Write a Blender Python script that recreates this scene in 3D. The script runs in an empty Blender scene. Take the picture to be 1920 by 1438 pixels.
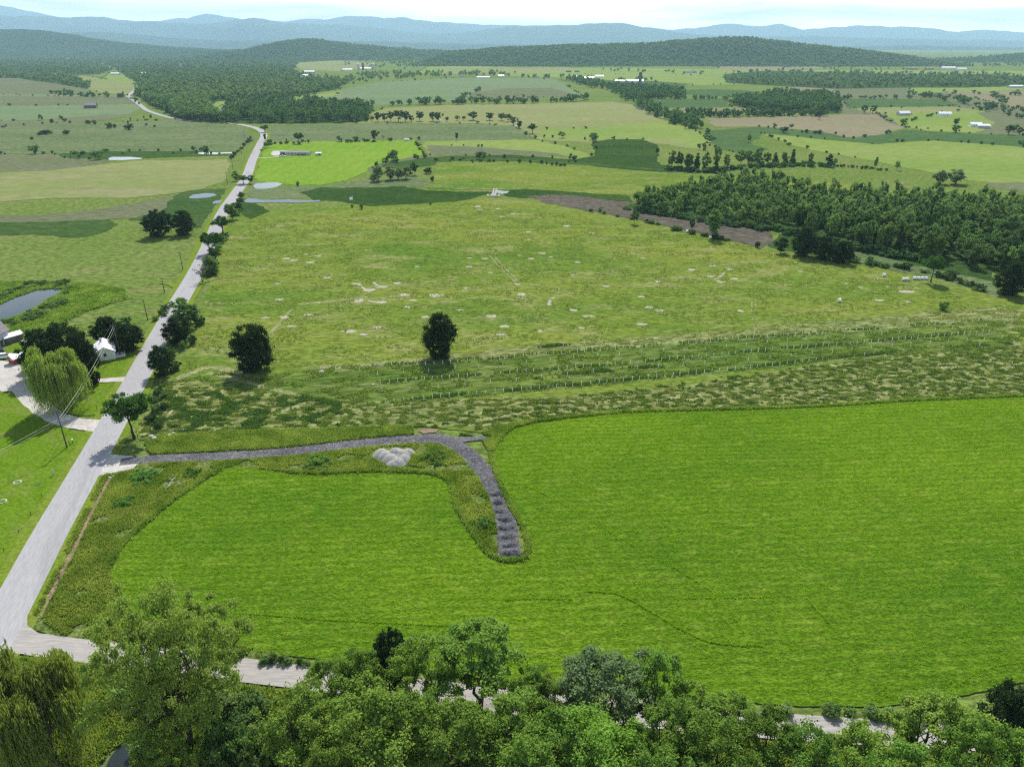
import bpy, math, random
import numpy as np
from mathutils import Vector, noise as mnoise
from mathutils.geometry import tessellate_polygon

# ------------------------------------------------------------------ camera, world, sun
H = 90.0
HAZE = 0.52e-4
F = 1380.0
HOR = 82.0
PITCH = math.atan((719 - HOR) / F)
sc = bpy.context.scene
cam_d = bpy.data.cameras.new("Camera")
cam_d.sensor_width = 36.0
cam_d.lens = 36.0 * F / 1920.0
cam_d.clip_start = 1.0
cam_d.clip_end = 120000.0
cam = bpy.data.objects.new("Camera", cam_d)
sc.collection.objects.link(cam)
cam.location = (0, 0, H)
cam.rotation_euler = (math.pi / 2 - PITCH, 0, 0)
sc.camera = cam

SUN_EL, SUN_AZ = math.radians(47), math.radians(3)      # azimuth from +Y towards +X
world = bpy.data.worlds.new("World")
sc.world = world
world.use_nodes = True
wn = world.node_tree
wn.nodes.clear()
w_out = wn.nodes.new("ShaderNodeOutputWorld")
w_bg = wn.nodes.new("ShaderNodeBackground")
w_sky = wn.nodes.new("ShaderNodeTexSky")
w_sky.sky_type = 'NISHITA'
w_sky.sun_disc = False
w_sky.sun_elevation = SUN_EL
w_sky.sun_rotation = SUN_AZ
w_sky.air_density = 1.0
w_sky.dust_density = 0.6
w_sky.ozone_density = 1.2
w_bg.inputs["Strength"].default_value = 0.105
# thin high cloud, streaked along the horizon
w_tc = wn.nodes.new("ShaderNodeTexCoord")
w_map = wn.nodes.new("ShaderNodeMapping")
w_map.inputs["Scale"].default_value = (2.0, 2.0, 26.0)
w_noise = wn.nodes.new("ShaderNodeTexNoise")
w_noise.inputs["Scale"].default_value = 1.6
w_noise.inputs["Detail"].default_value = 6.0
w_noise.inputs["Roughness"].default_value = 0.55
w_noise.inputs["Distortion"].default_value = 0.4
w_ramp = wn.nodes.new("ShaderNodeValToRGB")
w_ramp.color_ramp.elements[0].position = 0.36
w_ramp.color_ramp.elements[1].position = 0.60
w_mul = wn.nodes.new("ShaderNodeMath"); w_mul.operation = 'MULTIPLY'
w_mul.inputs[1].default_value = 0.85
w_mix = wn.nodes.new("ShaderNodeMixRGB")
w_mix.inputs[2].default_value = (25, 24.4, 23.4, 1)
L = wn.links.new
L(w_tc.outputs["Generated"], w_map.inputs["Vector"])
L(w_map.outputs["Vector"], w_noise.inputs["Vector"])
L(w_noise.outputs["Fac"], w_ramp.inputs["Fac"])
w_sep = wn.nodes.new("ShaderNodeSeparateXYZ"); L(w_tc.outputs["Generated"], w_sep.inputs[0])
w_el = wn.nodes.new("ShaderNodeMapRange"); L(w_sep.outputs["Z"], w_el.inputs[0])
w_el.inputs[1].default_value = 0.13; w_el.inputs[2].default_value = 0.30; w_el.inputs[3].default_value = 1.0; w_el.inputs[4].default_value = 0.12
w_m2 = wn.nodes.new("ShaderNodeMath"); w_m2.operation = 'MULTIPLY'
L(w_ramp.outputs["Color"], w_m2.inputs[0]); L(w_el.outputs[0], w_m2.inputs[1]); L(w_m2.outputs[0], w_mul.inputs[0])
L(w_mul.outputs[0], w_mix.inputs[0])
L(w_sky.outputs["Color"], w_mix.inputs[1])
L(w_mix.outputs["Color"], w_bg.inputs["Color"])
L(w_bg.outputs["Background"], w_out.inputs["Surface"])

sun_d = bpy.data.lights.new("Sun", 'SUN')
sun_d.energy = 5.0
sun_d.angle = math.radians(0.5)
sun_d.color = (1.0, 0.955, 0.88)
sun = bpy.data.objects.new("Sun", sun_d)
sc.collection.objects.link(sun)
sdir = Vector((math.sin(SUN_AZ) * math.cos(SUN_EL), math.cos(SUN_AZ) * math.cos(SUN_EL), math.sin(SUN_EL)))
sun.rotation_euler = sdir.to_track_quat('Z', 'Y').to_euler()

sc.view_settings.view_transform = 'Standard'
sc.view_settings.look = 'None'
sc.view_settings.exposure = 0.40
sc.view_settings.gamma = 1.0
sc.view_settings.use_curve_mapping = False
sc.render.engine = 'CYCLES'
cy = sc.cycles
cy.max_bounces = 6
cy.diffuse_bounces = 3
cy.glossy_bounces = 2
cy.transmission_bounces = 3
cy.volume_bounces = 1
cy.transparent_max_bounces = 4
cy.use_denoising = False
cy.use_adaptive_sampling = False
cy.filter_width = 1.25
cy.denoiser = 'OPENIMAGEDENOISE'
cy.denoising_input_passes = 'RGB_ALBEDO_NORMAL'
cy.denoising_prefilter = 'ACCURATE'
cy.sample_clamp_indirect = 4.0

# ------------------------------------------------------------------ placing helpers
CP, SP = math.cos(PITCH), math.sin(PITCH)

def G(x, y, z=0.0):
    """where the sight line of photograph point (x, y) meets the level z"""
    u, v = (x - 960.0) / F, (719.0 - y) / F
    dx, dy, dz = u, CP + v * SP, -SP + v * CP
    t = (z - H) / dz
    return (dx * t, dy * t)

def proj(X, Y, Z):
    yc = Y * CP - (Z - H) * SP
    zc = Y * SP + (Z - H) * CP
    return 960 + F * X / yc, 719 - F * zc / yc

def ppm(X, Y):
    """photograph pixels per metre there"""
    return F / (Y * CP + H * SP)

def height_to(X, Y, ytop):
    """height of a thing whose foot is at (X, Y) and whose top shows at row ytop"""
    v = (719.0 - ytop) / F
    t = Y / (CP + v * SP)
    return max(0.3, H + t * (-SP + v * CP))

rng = np.random.default_rng(7)
random.seed(7)
C = sc.collection

def tag(o, label=None, cat=None, group=None, kind=None):
    if label: o["label"] = label
    if cat: o["category"] = cat
    if group: o["group"] = group
    if kind: o["kind"] = kind
    return o

def link(o, parent=None):
    C.objects.link(o)
    if parent is not None:
        o.parent = parent
    return o

def np_mesh(name, V, faces_flat, nper, mat, smooth=False):
    """mesh from a vertex array and a flat array of faces that all have nper corners"""
    me = bpy.data.meshes.new(name)
    V = np.ascontiguousarray(V, dtype=np.float32)
    Fl = np.ascontiguousarray(faces_flat, dtype=np.int32).ravel()
    nf = len(Fl) // nper
    me.vertices.add(len(V)); me.vertices.foreach_set("co", V.ravel())
    me.loops.add(len(Fl)); me.loops.foreach_set("vertex_index", Fl)
    me.polygons.add(nf)
    me.polygons.foreach_set("loop_start", np.arange(0, nf * nper, nper, dtype=np.int32))
    if smooth:
        me.polygons.foreach_set("use_smooth", np.ones(nf, dtype=bool))
    me.update(calc_edges=True)
    if mat: me.materials.append(mat)
    return me

class MB:
    """collects boxes, tubes and sheets into one mesh"""
    def __init__(s): s.v = []; s.f = []
    def poly(s, pts):
        n = len(s.v); s.v += [tuple(p) for p in pts]; s.f.append(tuple(range(n, n + len(pts))))
    def box(s, c, d, rz=0.0):
        n = len(s.v); ca, sa = math.cos(rz), math.sin(rz)
        for k in (-1, 1):
            for i, j in ((-1, -1), (1, -1), (1, 1), (-1, 1)):
                x, y = i * d[0] / 2, j * d[1] / 2
                s.v.append((c[0] + x * ca - y * sa, c[1] + x * sa + y * ca, c[2] + k * d[2] / 2))
        for q in ((3, 2, 1, 0), (4, 5, 6, 7), (0, 1, 5, 4), (1, 2, 6, 5), (2, 3, 7, 6), (3, 0, 4, 7)):
            s.f.append(tuple(n + a for a in q))
    def tube(s, pts, radii, sides=6, cap=True):
        n0 = len(s.v); pts = [Vector(p) for p in pts]
        for i, p in enumerate(pts):
            t = (pts[min(i + 1, len(pts) - 1)] - pts[max(i - 1, 0)])
            t = t.normalized() if t.length > 1e-9 else Vector((0, 0, 1))
            a = t.cross(Vector((0, 1, 0)) if abs(t.y) < .9 else Vector((1, 0, 0))).normalized()
            b = t.cross(a)
            for k in range(sides):
                th = 2 * math.pi * k / sides
                s.v.append(tuple(p + (a * math.cos(th) + b * math.sin(th)) * radii[i]))
        for i in range(len(pts) - 1):
            for k in range(sides):
                a0 = n0 + i * sides + k; a1 = n0 + i * sides + (k + 1) % sides
                s.f.append((a0, a1, a1 + sides, a0 + sides))
        if cap:
            s.f.append(tuple(n0 + k for k in range(sides))[::-1])
            s.f.append(tuple(n0 + (len(pts) - 1) * sides + k for k in range(sides)))
    def mesh(s, name, mat, smooth=False):
        me = bpy.data.meshes.new(name)
        me.from_pydata(s.v, [], s.f); me.update()
        if smooth: me.polygons.foreach_set("use_smooth", [True] * len(me.polygons))
        if mat: me.materials.append(mat)
        return me
    def obj(s, name, mat, parent=None, smooth=False, loc=(0, 0, 0)):
        o = bpy.data.objects.new(name, s.mesh(name, mat, smooth)); o.location = loc
        return link(o, parent)

# ------------------------------------------------------------------ materials
def new_mat(name):
    m = bpy.data.materials.new(name); m.use_nodes = True
    m.node_tree.nodes.clear()
    return m, m.node_tree

def noise(nt, vec, scale, detail=3.0, rough=0.6, dist=0.0):
    n = nt.nodes.new("ShaderNodeTexNoise")
    n.inputs["Scale"].default_value = scale; n.inputs["Detail"].default_value = detail
    n.inputs["Roughness"].default_value = rough; n.inputs["Distortion"].default_value = dist
    nt.links.new(vec, n.inputs["Vector"]); return n.outputs["Fac"]

def ramp(nt, fac, a, b, ca=(0, 0, 0, 1), cb=(1, 1, 1, 1)):
    r = nt.nodes.new("ShaderNodeValToRGB")
    r.color_ramp.elements[0].position = a; r.color_ramp.elements[1].position = b
    r.color_ramp.elements[0].color = ca; r.color_ramp.elements[1].color = cb
    nt.links.new(fac, r.inputs["Fac"]); return r.outputs["Color"]

def mix(nt, fac, a, b, mode='MIX'):
    m = nt.nodes.new("ShaderNodeMixRGB"); m.blend_type = mode
    for i, v in ((0, fac), (1, a), (2, b)):
        if isinstance(v, (int, float)): m.inputs[i].default_value = v
        elif isinstance(v, tuple): m.inputs[i].default_value = (*v[:3], 1)
        else: nt.links.new(v, m.inputs[i])
    return m.outputs[0]

def ground_mat(name, c1, c2, c3, s=(70, 9, 1.1), stretch=(1, 1), rz=0.0, bump=0.5, bd=0.35, k3=(.52, .68), fine=0.35, rough=0.95, lines=None):
    """c1/c2 blend over s[0] metres, c3 comes in patches of s[1] metres, grain of s[2] metres"""
    m, nt = new_mat(name)
    out = nt.nodes.new("ShaderNodeOutputMaterial"); p = nt.nodes.new("ShaderNodeBsdfDiffuse")
    tc = nt.nodes.new("ShaderNodeTexCoord"); mp = nt.nodes.new("ShaderNodeMapping")
    mp.vector_type = 'TEXTURE'
    mp.inputs["Rotation"].default_value = (0, 0, rz)
    mp.inputs["Scale"].default_value = (1 / stretch[0], 1 / stretch[1], 1)
    nt.links.new(tc.outputs["Object"], mp.inputs["Vector"]); v = mp.outputs["Vector"]
    col = mix(nt, ramp(nt, noise(nt, v, 1 / s[0], 4), .36, .64), c1, c2)
    col = mix(nt, ramp(nt, noise(nt, v, 1 / s[1], 5, .65, .6), k3[0], k3[1]), col, c3)
    fn = noise(nt, v, 1 / s[2], 4, .7)
    lo, hi = 1 - fine, 1 + fine
    col = mix(nt, 1.0, col, ramp(nt, fn, .40, .60, (lo, lo, lo, 1), (hi, hi, hi, 1)), 'MULTIPLY')
    if lines:
        wv = nt.nodes.new("ShaderNodeTexWave"); wv.inputs["Scale"].default_value = lines[0]
        wv.bands_direction = lines[3] if len(lines) > 3 else 'X'
        wv.inputs["Distortion"].default_value = lines[1]; wv.inputs["Detail"].default_value = 2
        wv.inputs["Detail Scale"].default_value = .6
        nt.links.new(mp.outputs["Vector"], wv.inputs["Vector"])
        col = mix(nt, ramp(nt, wv.outputs["Fac"], .25, .75), col, mix(nt, lines[2], col, (0, 0, 0)))
    nt.links.new(col, p.inputs["Color"])
    if bump > 0:
        b = nt.nodes.new("ShaderNodeBump"); b.inputs["Strength"].default_value = min(1, bump * 1.2); b.inputs["Distance"].default_value = bd * 2.2
        hgt = mix(nt, .35, fn, noise(nt, v, 1 / (s[2] * 4), 3, .6))
        nt.links.new(hgt, b.inputs["Height"]); nt.links.new(b.outputs["Normal"], p.inputs["Normal"])
    nt.links.new(p.outputs[0], out.inputs["Surface"]); return m

def leaf_mat(name, ca, cb, trans=0.35, clump=1.6, vary=0.25, tcol=None, gloss=0.0):
    m, nt = new_mat(name)
    out = nt.nodes.new("ShaderNodeOutputMaterial")
    tc = nt.nodes.new("ShaderNodeTexCoord"); oi = nt.nodes.new("ShaderNodeObjectInfo")
    f = ramp(nt, noise(nt, tc.outputs["Object"], 1 / clump, 3, .7), .35, .65)
    col = mix(nt, f, ca, cb)
    hs = nt.nodes.new("ShaderNodeHueSaturation")
    mr = nt.nodes.new("ShaderNodeMapRange"); mr.inputs[3].default_value = 1 - vary; mr.inputs[4].default_value = 1 + vary
    nt.links.new(oi.outputs["Random"], mr.inputs[0]); nt.links.new(mr.outputs[0], hs.inputs["Value"])
    mh = nt.nodes.new("ShaderNodeMapRange"); mh.inputs[3].default_value = .485; mh.inputs[4].default_value = .512
    rr = nt.nodes.new("ShaderNodeMath"); rr.operation = 'FRACT'
    r2 = nt.nodes.new("ShaderNodeMath"); r2.operation = 'MULTIPLY'; r2.inputs[1].default_value = 17.3
    nt.links.new(oi.outputs["Random"], r2.inputs[0]); nt.links.new(r2.outputs[0], rr.inputs[0])
    nt.links.new(rr.outputs[0], mh.inputs[0]); nt.links.new(mh.outputs[0], hs.inputs["Hue"])
    nt.links.new(col, hs.inputs["Color"])
    d = nt.nodes.new("ShaderNodeBsdfDiffuse"); t = nt.nodes.new("ShaderNodeBsdfTranslucent")
    nt.links.new(hs.outputs[0], d.inputs["Color"])
    if tcol is None: tcol = (1.25, 1.45, .6)
    nt.links.new(mix(nt, 1.0, hs.outputs[0], tcol, 'MULTIPLY'), t.inputs["Color"])
    ms = nt.nodes.new("ShaderNodeMixShader"); ms.inputs[0].default_value = trans
    nt.links.new(d.outputs[0], ms.inputs[1]); nt.links.new(t.outputs[0], ms.inputs[2])
    last = ms.outputs[0]
    if gloss > 0:
        g = nt.nodes.new("ShaderNodeBsdfGlossy"); g.inputs["Roughness"].default_value = .45
        g.inputs["Color"].default_value = (.9, .95, .9, 1)
        m2 = nt.nodes.new("ShaderNodeMixShader"); m2.inputs[0].default_value = gloss
        nt.links.new(last, m2.inputs[1]); nt.links.new(g.outputs[0], m2.inputs[2]); last = m2.outputs[0]
    nt.links.new(last, out.inputs["Surface"]); return m

def plain_mat(name, col, rough=0.8, metal=0.0, var=0.2, s=1.0, bump=0.0):
    m, nt = new_mat(name)
    out = nt.nodes.new("ShaderNodeOutputMaterial"); p = nt.nodes.new("ShaderNodeBsdfPrincipled")
    tc = nt.nodes.new("ShaderNodeTexCoord")
    n = noise(nt, tc.outputs["Object"], 1 / s, 5, .65)
    lo = tuple(c * (1 - var) for c in col); hi = tuple(min(1, c * (1 + var)) for c in col)
    nt.links.new(ramp(nt, n, .3, .7, (*lo, 1), (*hi, 1)), p.inputs["Base Color"])
    p.inputs["Roughness"].default_value = rough; p.inputs["Metallic"].default_value = metal
    if bump:
        b = nt.nodes.new("ShaderNodeBump"); b.inputs["Strength"].default_value = bump; b.inputs["Distance"].default_value = s * .3
        nt.links.new(n, b.inputs["Height"]); nt.links.new(b.outputs[0], p.inputs["Normal"])
    nt.links.new(p.outputs[0], out.inputs["Surface"]); return m

def water_mat(name, col=(.02, .03, .03), rough=.04):
    m, nt = new_mat(name)
    out = nt.nodes.new("ShaderNodeOutputMaterial"); p = nt.nodes.new("ShaderNodeBsdfPrincipled")
    p.inputs["Base Color"].default_value = (*col, 1); p.inputs["Roughness"].default_value = rough
    p.inputs["IOR"].default_value = 1.33; p.inputs["Specular IOR Level"].default_value = .5
    tc = nt.nodes.new("ShaderNodeTexCoord")
    b = nt.nodes.new("ShaderNodeBump"); b.inputs["Strength"].default_value = .08; b.inputs["Distance"].default_value = .05
    nt.links.new(noise(nt, tc.outputs["Object"], 1.2, 3), b.inputs["Height"]); nt.links.new(b.outputs[0], p.inputs["Normal"])
    nt.links.new(p.outputs[0], out.inputs["Surface"]); return m

ROWA = math.atan2(G(1542, 677)[1] - G(723, 757)[1], G(1542, 677)[0] - G(723, 757)[0])
M = {}
M['meadow'] = ground_mat("meadow_grass", (0.096, 0.150, 0.028), (0.127, 0.170, 0.043), (0.158, 0.170, 0.060), s=(120, 16, 1.6), stretch=(.5, 1), bump=.7, bd=.5)
M['mown'] = ground_mat("mown_grass", (0.070, 0.153, 0.009), (0.127, 0.216, 0.011), (0.151, 0.229, 0.022), s=(60, 3.4, .5), stretch=(.7, 1), bump=.8, bd=.4, k3=(.5, .75), fine=.30, rz=.06, lines=(.16, 5, .16, 'Y'))
M['lawn'] = ground_mat("lawn_grass", (0.083, 0.160, 0.008), (0.107, 0.171, 0.014), (0.132, 0.171, 0.033), s=(30, 6, .6), stretch=(.6, 1), bump=.5, bd=.15, fine=.2, rz=-.5)
M['hay'] = ground_mat("hay_meadow_grass", (0.085, 0.151, 0.020), (0.159, 0.191, 0.034), (0.196, 0.207, 0.075), s=(60, 11, 1.3), stretch=(.45, 1), bump=.8, bd=.5, fine=.30)
M['thatch'] = ground_mat("rough_cut_grass", (0.094, 0.131, 0.029), (0.154, 0.168, 0.053), (0.240, 0.262, 0.108), s=(30, 2.4, .7), stretch=(.30, 1), bump=1.0, bd=.5, k3=(.44, .62), fine=.45, rz=ROWA)
M['strip'] = ground_mat("tree_row_grass", (0.075, 0.128, 0.022), (0.110, 0.150, 0.032), (0.200, 0.205, 0.100), s=(14, 4, 1.0), stretch=(.16, 1), bump=.9, bd=.5, k3=(.55, .72), fine=.4, rz=ROWA)
M['cuttrack'] = ground_mat("dry_cut_grass", (.150,.175,.060), (.210,.220,.095), (.280,.270,.150), s=(14, 3, .7), bump=.6, bd=.2, fine=.35)
M['verge'] = ground_mat("verge_grass", (0.086, 0.140, 0.025), (0.132, 0.172, 0.041), (0.178, 0.196, 0.075), s=(14, 3, .7), bump=1.0, bd=.4, fine=.4)
M['longgrass'] = ground_mat("long_grass_ground", (0.054, 0.103, 0.014), (0.076, 0.121, 0.018), (0.099, 0.125, 0.031), s=(14, 3, .7), bump=1.0, bd=.4, fine=.4)
M['edge'] = ground_mat("roadside_grass", (0.120, 0.180, 0.018), (0.138, 0.186, 0.024), (0.144, 0.174, 0.036), s=(20, 5, .7), bump=.5, bd=.2, fine=.2)
M['marsh'] = ground_mat("sedge_marsh", (0.026, 0.058, 0.013), (0.040, 0.075, 0.017), (0.066, 0.088, 0.025), s=(60, 12, 2), stretch=(.4, 1), bump=.6, bd=.5, k3=(.58, .8), fine=.25)
M['reed'] = ground_mat("brown_reed_marsh", (0.077, 0.071, 0.053), (0.098, 0.087, 0.067), (0.133, 0.113, 0.093), s=(60, 7, 1.5), stretch=(.4, 1), bump=.8, bd=.5, k3=(.5, .7), fine=.4)
M['marshpale'] = ground_mat("pale_marsh_grass", (0.088, 0.127, 0.050), (0.121, 0.153, 0.068), (0.152, 0.162, 0.093), s=(50, 9, 2), stretch=(.4, 1), bump=.6, bd=.5, fine=.3)
M['bright'] = ground_mat("bright_pasture_grass", (0.124, 0.230, 0.019), (0.157, 0.251, 0.029), (0.183, 0.243, 0.048), s=(50, 8, 2), stretch=(.6, 1), bump=.5, bd=.4, fine=.16, lines=(.05, 3, .05))
M['pale'] = ground_mat("pale_pasture_grass", (0.160, 0.190, 0.065), (0.193, 0.209, 0.084), (0.215, 0.205, 0.109), s=(160, 25, 4), stretch=(.35, 1), bump=.3, bd=.4, fine=.12)
M['palegreen'] = ground_mat("light_hay_grass", (0.143, 0.209, 0.045), (0.181, 0.231, 0.059), (0.193, 0.220, 0.080), s=(160, 25, 4), stretch=(.35, 1), bump=.3, bd=.4, fine=.12)
M['tan'] = ground_mat("tan_stubble", (0.172, 0.157, 0.090), (0.199, 0.176, 0.113), (0.183, 0.183, 0.085), s=(160, 25, 4), stretch=(.35, 1), bump=.3, bd=.4, fine=.12)
M['crop'] = ground_mat("dark_crop", (0.051, 0.098, 0.033), (0.066, 0.113, 0.037), (0.080, 0.116, 0.041), s=(120, 20, 4), stretch=(.35, 1), bump=.4, bd=.5, fine=.15)
M['bluegreen'] = ground_mat("bluish_green_crop", (0.114, 0.172, 0.080), (0.139, 0.183, 0.089), (0.168, 0.176, 0.104), s=(160, 40, 5), stretch=(.3, 1), bump=.3, bd=.4, fine=.1)
M['darkgreen'] = ground_mat("dark_green_pasture", (0.033, 0.072, 0.018), (0.048, 0.087, 0.023), (0.066, 0.096, 0.033), s=(50, 14, 2), stretch=(.35, 1), bump=.6, bd=.5, fine=.25)
M['brown'] = ground_mat("brown_pasture", (0.112, 0.123, 0.067), (0.126, 0.142, 0.076), (0.109, 0.146, 0.053), s=(60, 14, 2), stretch=(.3, 1), bump=.6, bd=.5, fine=.25)
M['forestfloor'] = ground_mat("wood_floor", (0.030, 0.060, 0.018), (0.045, 0.080, 0.022), (0.060, 0.095, 0.030), s=(40, 8, 2), bump=.6, bd=.5)
M['sand'] = ground_mat("bare_pale_soil", (0.300, 0.290, 0.215), (0.340, 0.325, 0.250), (0.220, 0.235, 0.130), s=(8, 1.5, .4), bump=.4, bd=.1, k3=(.55, .72), fine=.18)
M['dirt'] = ground_mat("brown_dirt", (0.195, 0.143, 0.090), (0.240, 0.188, 0.128), (0.135, 0.120, 0.060), s=(8, 1.5, .4), bump=.6, bd=.15, fine=.3)
M['drive'] = ground_mat("farmyard_gravel", (0.400, 0.384, 0.352), (0.448, 0.432, 0.400), (0.352, 0.304, 0.264), s=(16, 4, .5), bump=.3, bd=.08, fine=.16)
M['asphalt'] = ground_mat("worn_asphalt", (0.300, 0.295, 0.300), (0.330, 0.325, 0.328), (0.275, 0.270, 0.272), s=(30, 5, .3), stretch=(1.0, .12), rz=.28, bump=.2, bd=.02, fine=.09)
M['sideroad'] = ground_mat("gravel_road_surface", (0.310, 0.290, 0.268), (0.345, 0.325, 0.300), (0.260, 0.240, 0.220), s=(30, 2.5, .3), stretch=(.12, 1), rz=.0, bump=.3, bd=.03, fine=.12)
M['gravel'] = ground_mat("crushed_grey_stone", (0.084, 0.082, 0.087), (0.125, 0.122, 0.128), (0.195, 0.192, 0.197), s=(12, 1.2, .35), bump=1.0, bd=.14, fine=.5)
M['pile'] = ground_mat("pale_gravel", (0.297, 0.288, 0.270), (0.333, 0.324, 0.302), (0.252, 0.243, 0.230), s=(6, 1.0, .3), bump=.8, bd=.12, fine=.25)
M['water'] = water_mat("pond_water")
M['bark'] = plain_mat("grey_bark", (.085, .070, .055), .95, var=.4, s=.5, bump=.6)
M['barkdark'] = plain_mat("dark_bark", (.045, .036, .028), .95, var=.4, s=.5, bump=.6)
M['leaf'] = leaf_mat("green_leaves", (0.120, 0.213, 0.035), (0.198, 0.308, 0.055), trans=.30)
M['leaf_light'] = leaf_mat("light_green_leaves", (0.143, 0.264, 0.039), (0.209, 0.341, 0.061), trans=.42)
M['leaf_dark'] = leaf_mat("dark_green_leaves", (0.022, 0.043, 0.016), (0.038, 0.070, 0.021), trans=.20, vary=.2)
M['leaf_mid'] = leaf_mat("mid_green_leaves", (0.109, 0.190, 0.055), (0.196, 0.291, 0.088), trans=.32, vary=.35)
M['leaf_silver'] = leaf_mat("silvery_leaves", (0.158, 0.246, 0.092), (0.242, 0.336, 0.144), trans=.30, tcol=(1.0, 1.15, .75))
M['leaf_willow'] = leaf_mat("willow_leaves", (0.238, 0.325, 0.065), (0.350, 0.429, 0.111), trans=.38, tcol=(1.15, 1.25, .6))
M['leaf_far'] = leaf_mat("distant_leaves", (0.072, 0.136, 0.053), (0.198, 0.282, 0.105), trans=.25, clump=14, vary=0)
M['leaf_far2'] = leaf_mat("distant_dark_leaves", (0.066, 0.127, 0.048), (0.132, 0.207, 0.072), trans=.25, clump=14, vary=0)
M['weed'] = leaf_mat("weed_leaves", (0.110, 0.220, 0.045), (0.150, 0.280, 0.065), trans=.35, clump=1.0)
M['tuft'] = leaf_mat("long_grass_blades", (0.142, 0.224, 0.037), (0.319, 0.372, 0.099), trans=.40, clump=7.0, vary=0)
M['tuft_rough'] = leaf_mat("rough_grass_blades", (0.110, 0.180, 0.034), (0.260, 0.300, 0.105), trans=.40, clump=3.0, vary=0)
M['tuft_mown'] = leaf_mat("short_grass_blades", (0.167, 0.321, 0.016), (0.242, 0.389, 0.025), trans=.45, clump=3.0, vary=0)
M['white'] = plain_mat("white_paint", (.78, .77, .74), .7, var=.06, s=2)
M['roofwhite'] = plain_mat("pale_metal_roof", (.74, .74, .76), .5, var=.06, s=2)
M['roofgrey'] = plain_mat("grey_shingles", (.22, .20, .21), .9, var=.25, s=.8)
M['roofdark'] = plain_mat("dark_shingles", (.08, .075, .085), .9, var=.25, s=.8)
M['barnred'] = plain_mat("red_boards", (.30, .045, .035), .85, var=.2, s=1)
M['barnwood'] = plain_mat("weathered_boards", (.12, .10, .085), .9, var=.3, s=1)
M['siding'] = plain_mat("grey_siding", (.42, .42, .44), .8, var=.1, s=1)
M['glass'] = plain_mat("dark_window_glass", (.03, .035, .04), .1, var=.1, s=1)
M['pole'] = plain_mat("weathered_pole_wood", (.075, .065, .060), .9, var=.3, s=.6)
M['metal'] = plain_mat("grey_metal", (.45, .46, .48), .4, metal=.6, var=.1, s=.5)
M['wire'] = plain_mat("bare_wire", (.42, .42, .34), .45, metal=.3, var=.05, s=1)
M['wiredark'] = plain_mat("black_wire", (.04, .04, .04), .6, var=.05, s=1)
M['tube'] = plain_mat("white_plastic_tube", (.80, .82, .74), .5, var=.04, s=1)
M['wrap'] = plain_mat("white_bale_wrap", (.80, .80, .82), .35, var=.05, s=.5)
M['rock'] = plain_mat("pale_rock", (.45, .43, .41), .9, var=.3, s=.5, bump=.7)
M['wood_dead'] = plain_mat("bleached_dead_wood", (.55, .52, .47), .9, var=.15, s=.3)
M['carwhite'] = plain_mat("white_car_paint", (.75, .76, .78), .3, var=.02, s=1)
M['cardark'] = plain_mat("black_car_paint", (.02, .02, .025), .25, var=.02, s=1)
M['rubber'] = plain_mat("tyre_rubber", (.02, .02, .02), .8, var=.2, s=.2)
M['concrete'] = plain_mat("pale_concrete", (.45, .44, .42), .85, var=.12, s=.6)
M['yellow'] = plain_mat("faded_yellow_plastic", (.60, .45, .08), .5, var=.05, s=.5)
M['hillfar'] = ground_mat("far_forest", (0.030, 0.060, 0.032), (0.045, 0.075, 0.038), (0.055, 0.085, 0.040), s=(1500, 250, 60), bump=.8, bd=25, fine=.2)
M['hillforest'] = ground_mat("hill_forest", (0.030, 0.060, 0.022), (0.045, 0.080, 0.026), (0.020, 0.045, 0.018), s=(500, 60, 14), bump=1.0, bd=8, k3=(.5, .62), fine=.3)
# ------------------------------------------------------------------ terrain
def vnoise(x, seed=0.0, oct=3):
    """smooth 1-D noise in -1..1"""
    x = np.asarray(x, float); r = np.zeros_like(x); a = 1.0; tot = 0
    for k in range(oct):
        i = np.floor(x); f = x - i; f = f * f * (3 - 2 * f)
        h = lambda q: (np.sin(q * 127.1 + seed * 311.7 + k * 74.7) * 43758.5453) % 1.0
        r += a * ((h(i) * (1 - f) + h(i + 1) * f) * 2 - 1); tot += a
        a *= .5; x = x * 2.03 + 11.3
    return r / tot

def outline(pts, jit=1.0, seed=0, px=True):
    """photograph outline -> ground outline with uneven edges"""
    P = [G(*p) for p in pts] if px else list(pts)
    out = []; s = seed * 17.0
    for i in range(len(P)):
        a, b = P[i], P[(i + 1) % len(P)]
        d = math.hypot(b[0] - a[0], b[1] - a[1]); dist = max(60, (a[1] + b[1]) / 2)
        n = max(1, min(60, int(d / (dist * .008))))
        nx, ny = (b[1] - a[1]) / (d + 1e-6), -(b[0] - a[0]) / (d + 1e-6)
        for k in range(n):
            t = k / n
            o = 0 if k == 0 else float(vnoise(s + t * d / (dist * .02), seed, 3)) * dist * .0030 * jit
            out.append((a[0] + (b[0] - a[0]) * t + nx * o, a[1] + (b[1] - a[1]) * t + ny * o))
        s += d / (dist * .02)
    return out

LV = [0]
ZC = [0.01]
def sheet(name, pts, mat, jit=1.0, z=None, px=True, kind='structure'):
    LV[0] += 1
    P = outline(pts, jit, LV[0], px)
    far = max(p[1] for p in P)
    if z is None:
        ZC[0] += .0045 if far > 1500 else .0022 if far > 900 else .001
        z = ZC[0]
    V = [(p[0], p[1], z) for p in P]
    tri = tessellate_polygon([[Vector((p[0], p[1], 0)) for p in P]])
    fs = []
    for t in tri:
        a, b, c = (Vector(V[k]) for k in t)
        fs.append(t if (b - a).cross(c - a).z > 0 else (t[0], t[2], t[1]))
    me = bpy.data.meshes.new(name); me.from_pydata(V, [], fs); me.update(); me.materials.append(mat)
    o = bpy.data.objects.new(name, me); link(o); o["kind"] = kind
    return o, P

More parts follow.
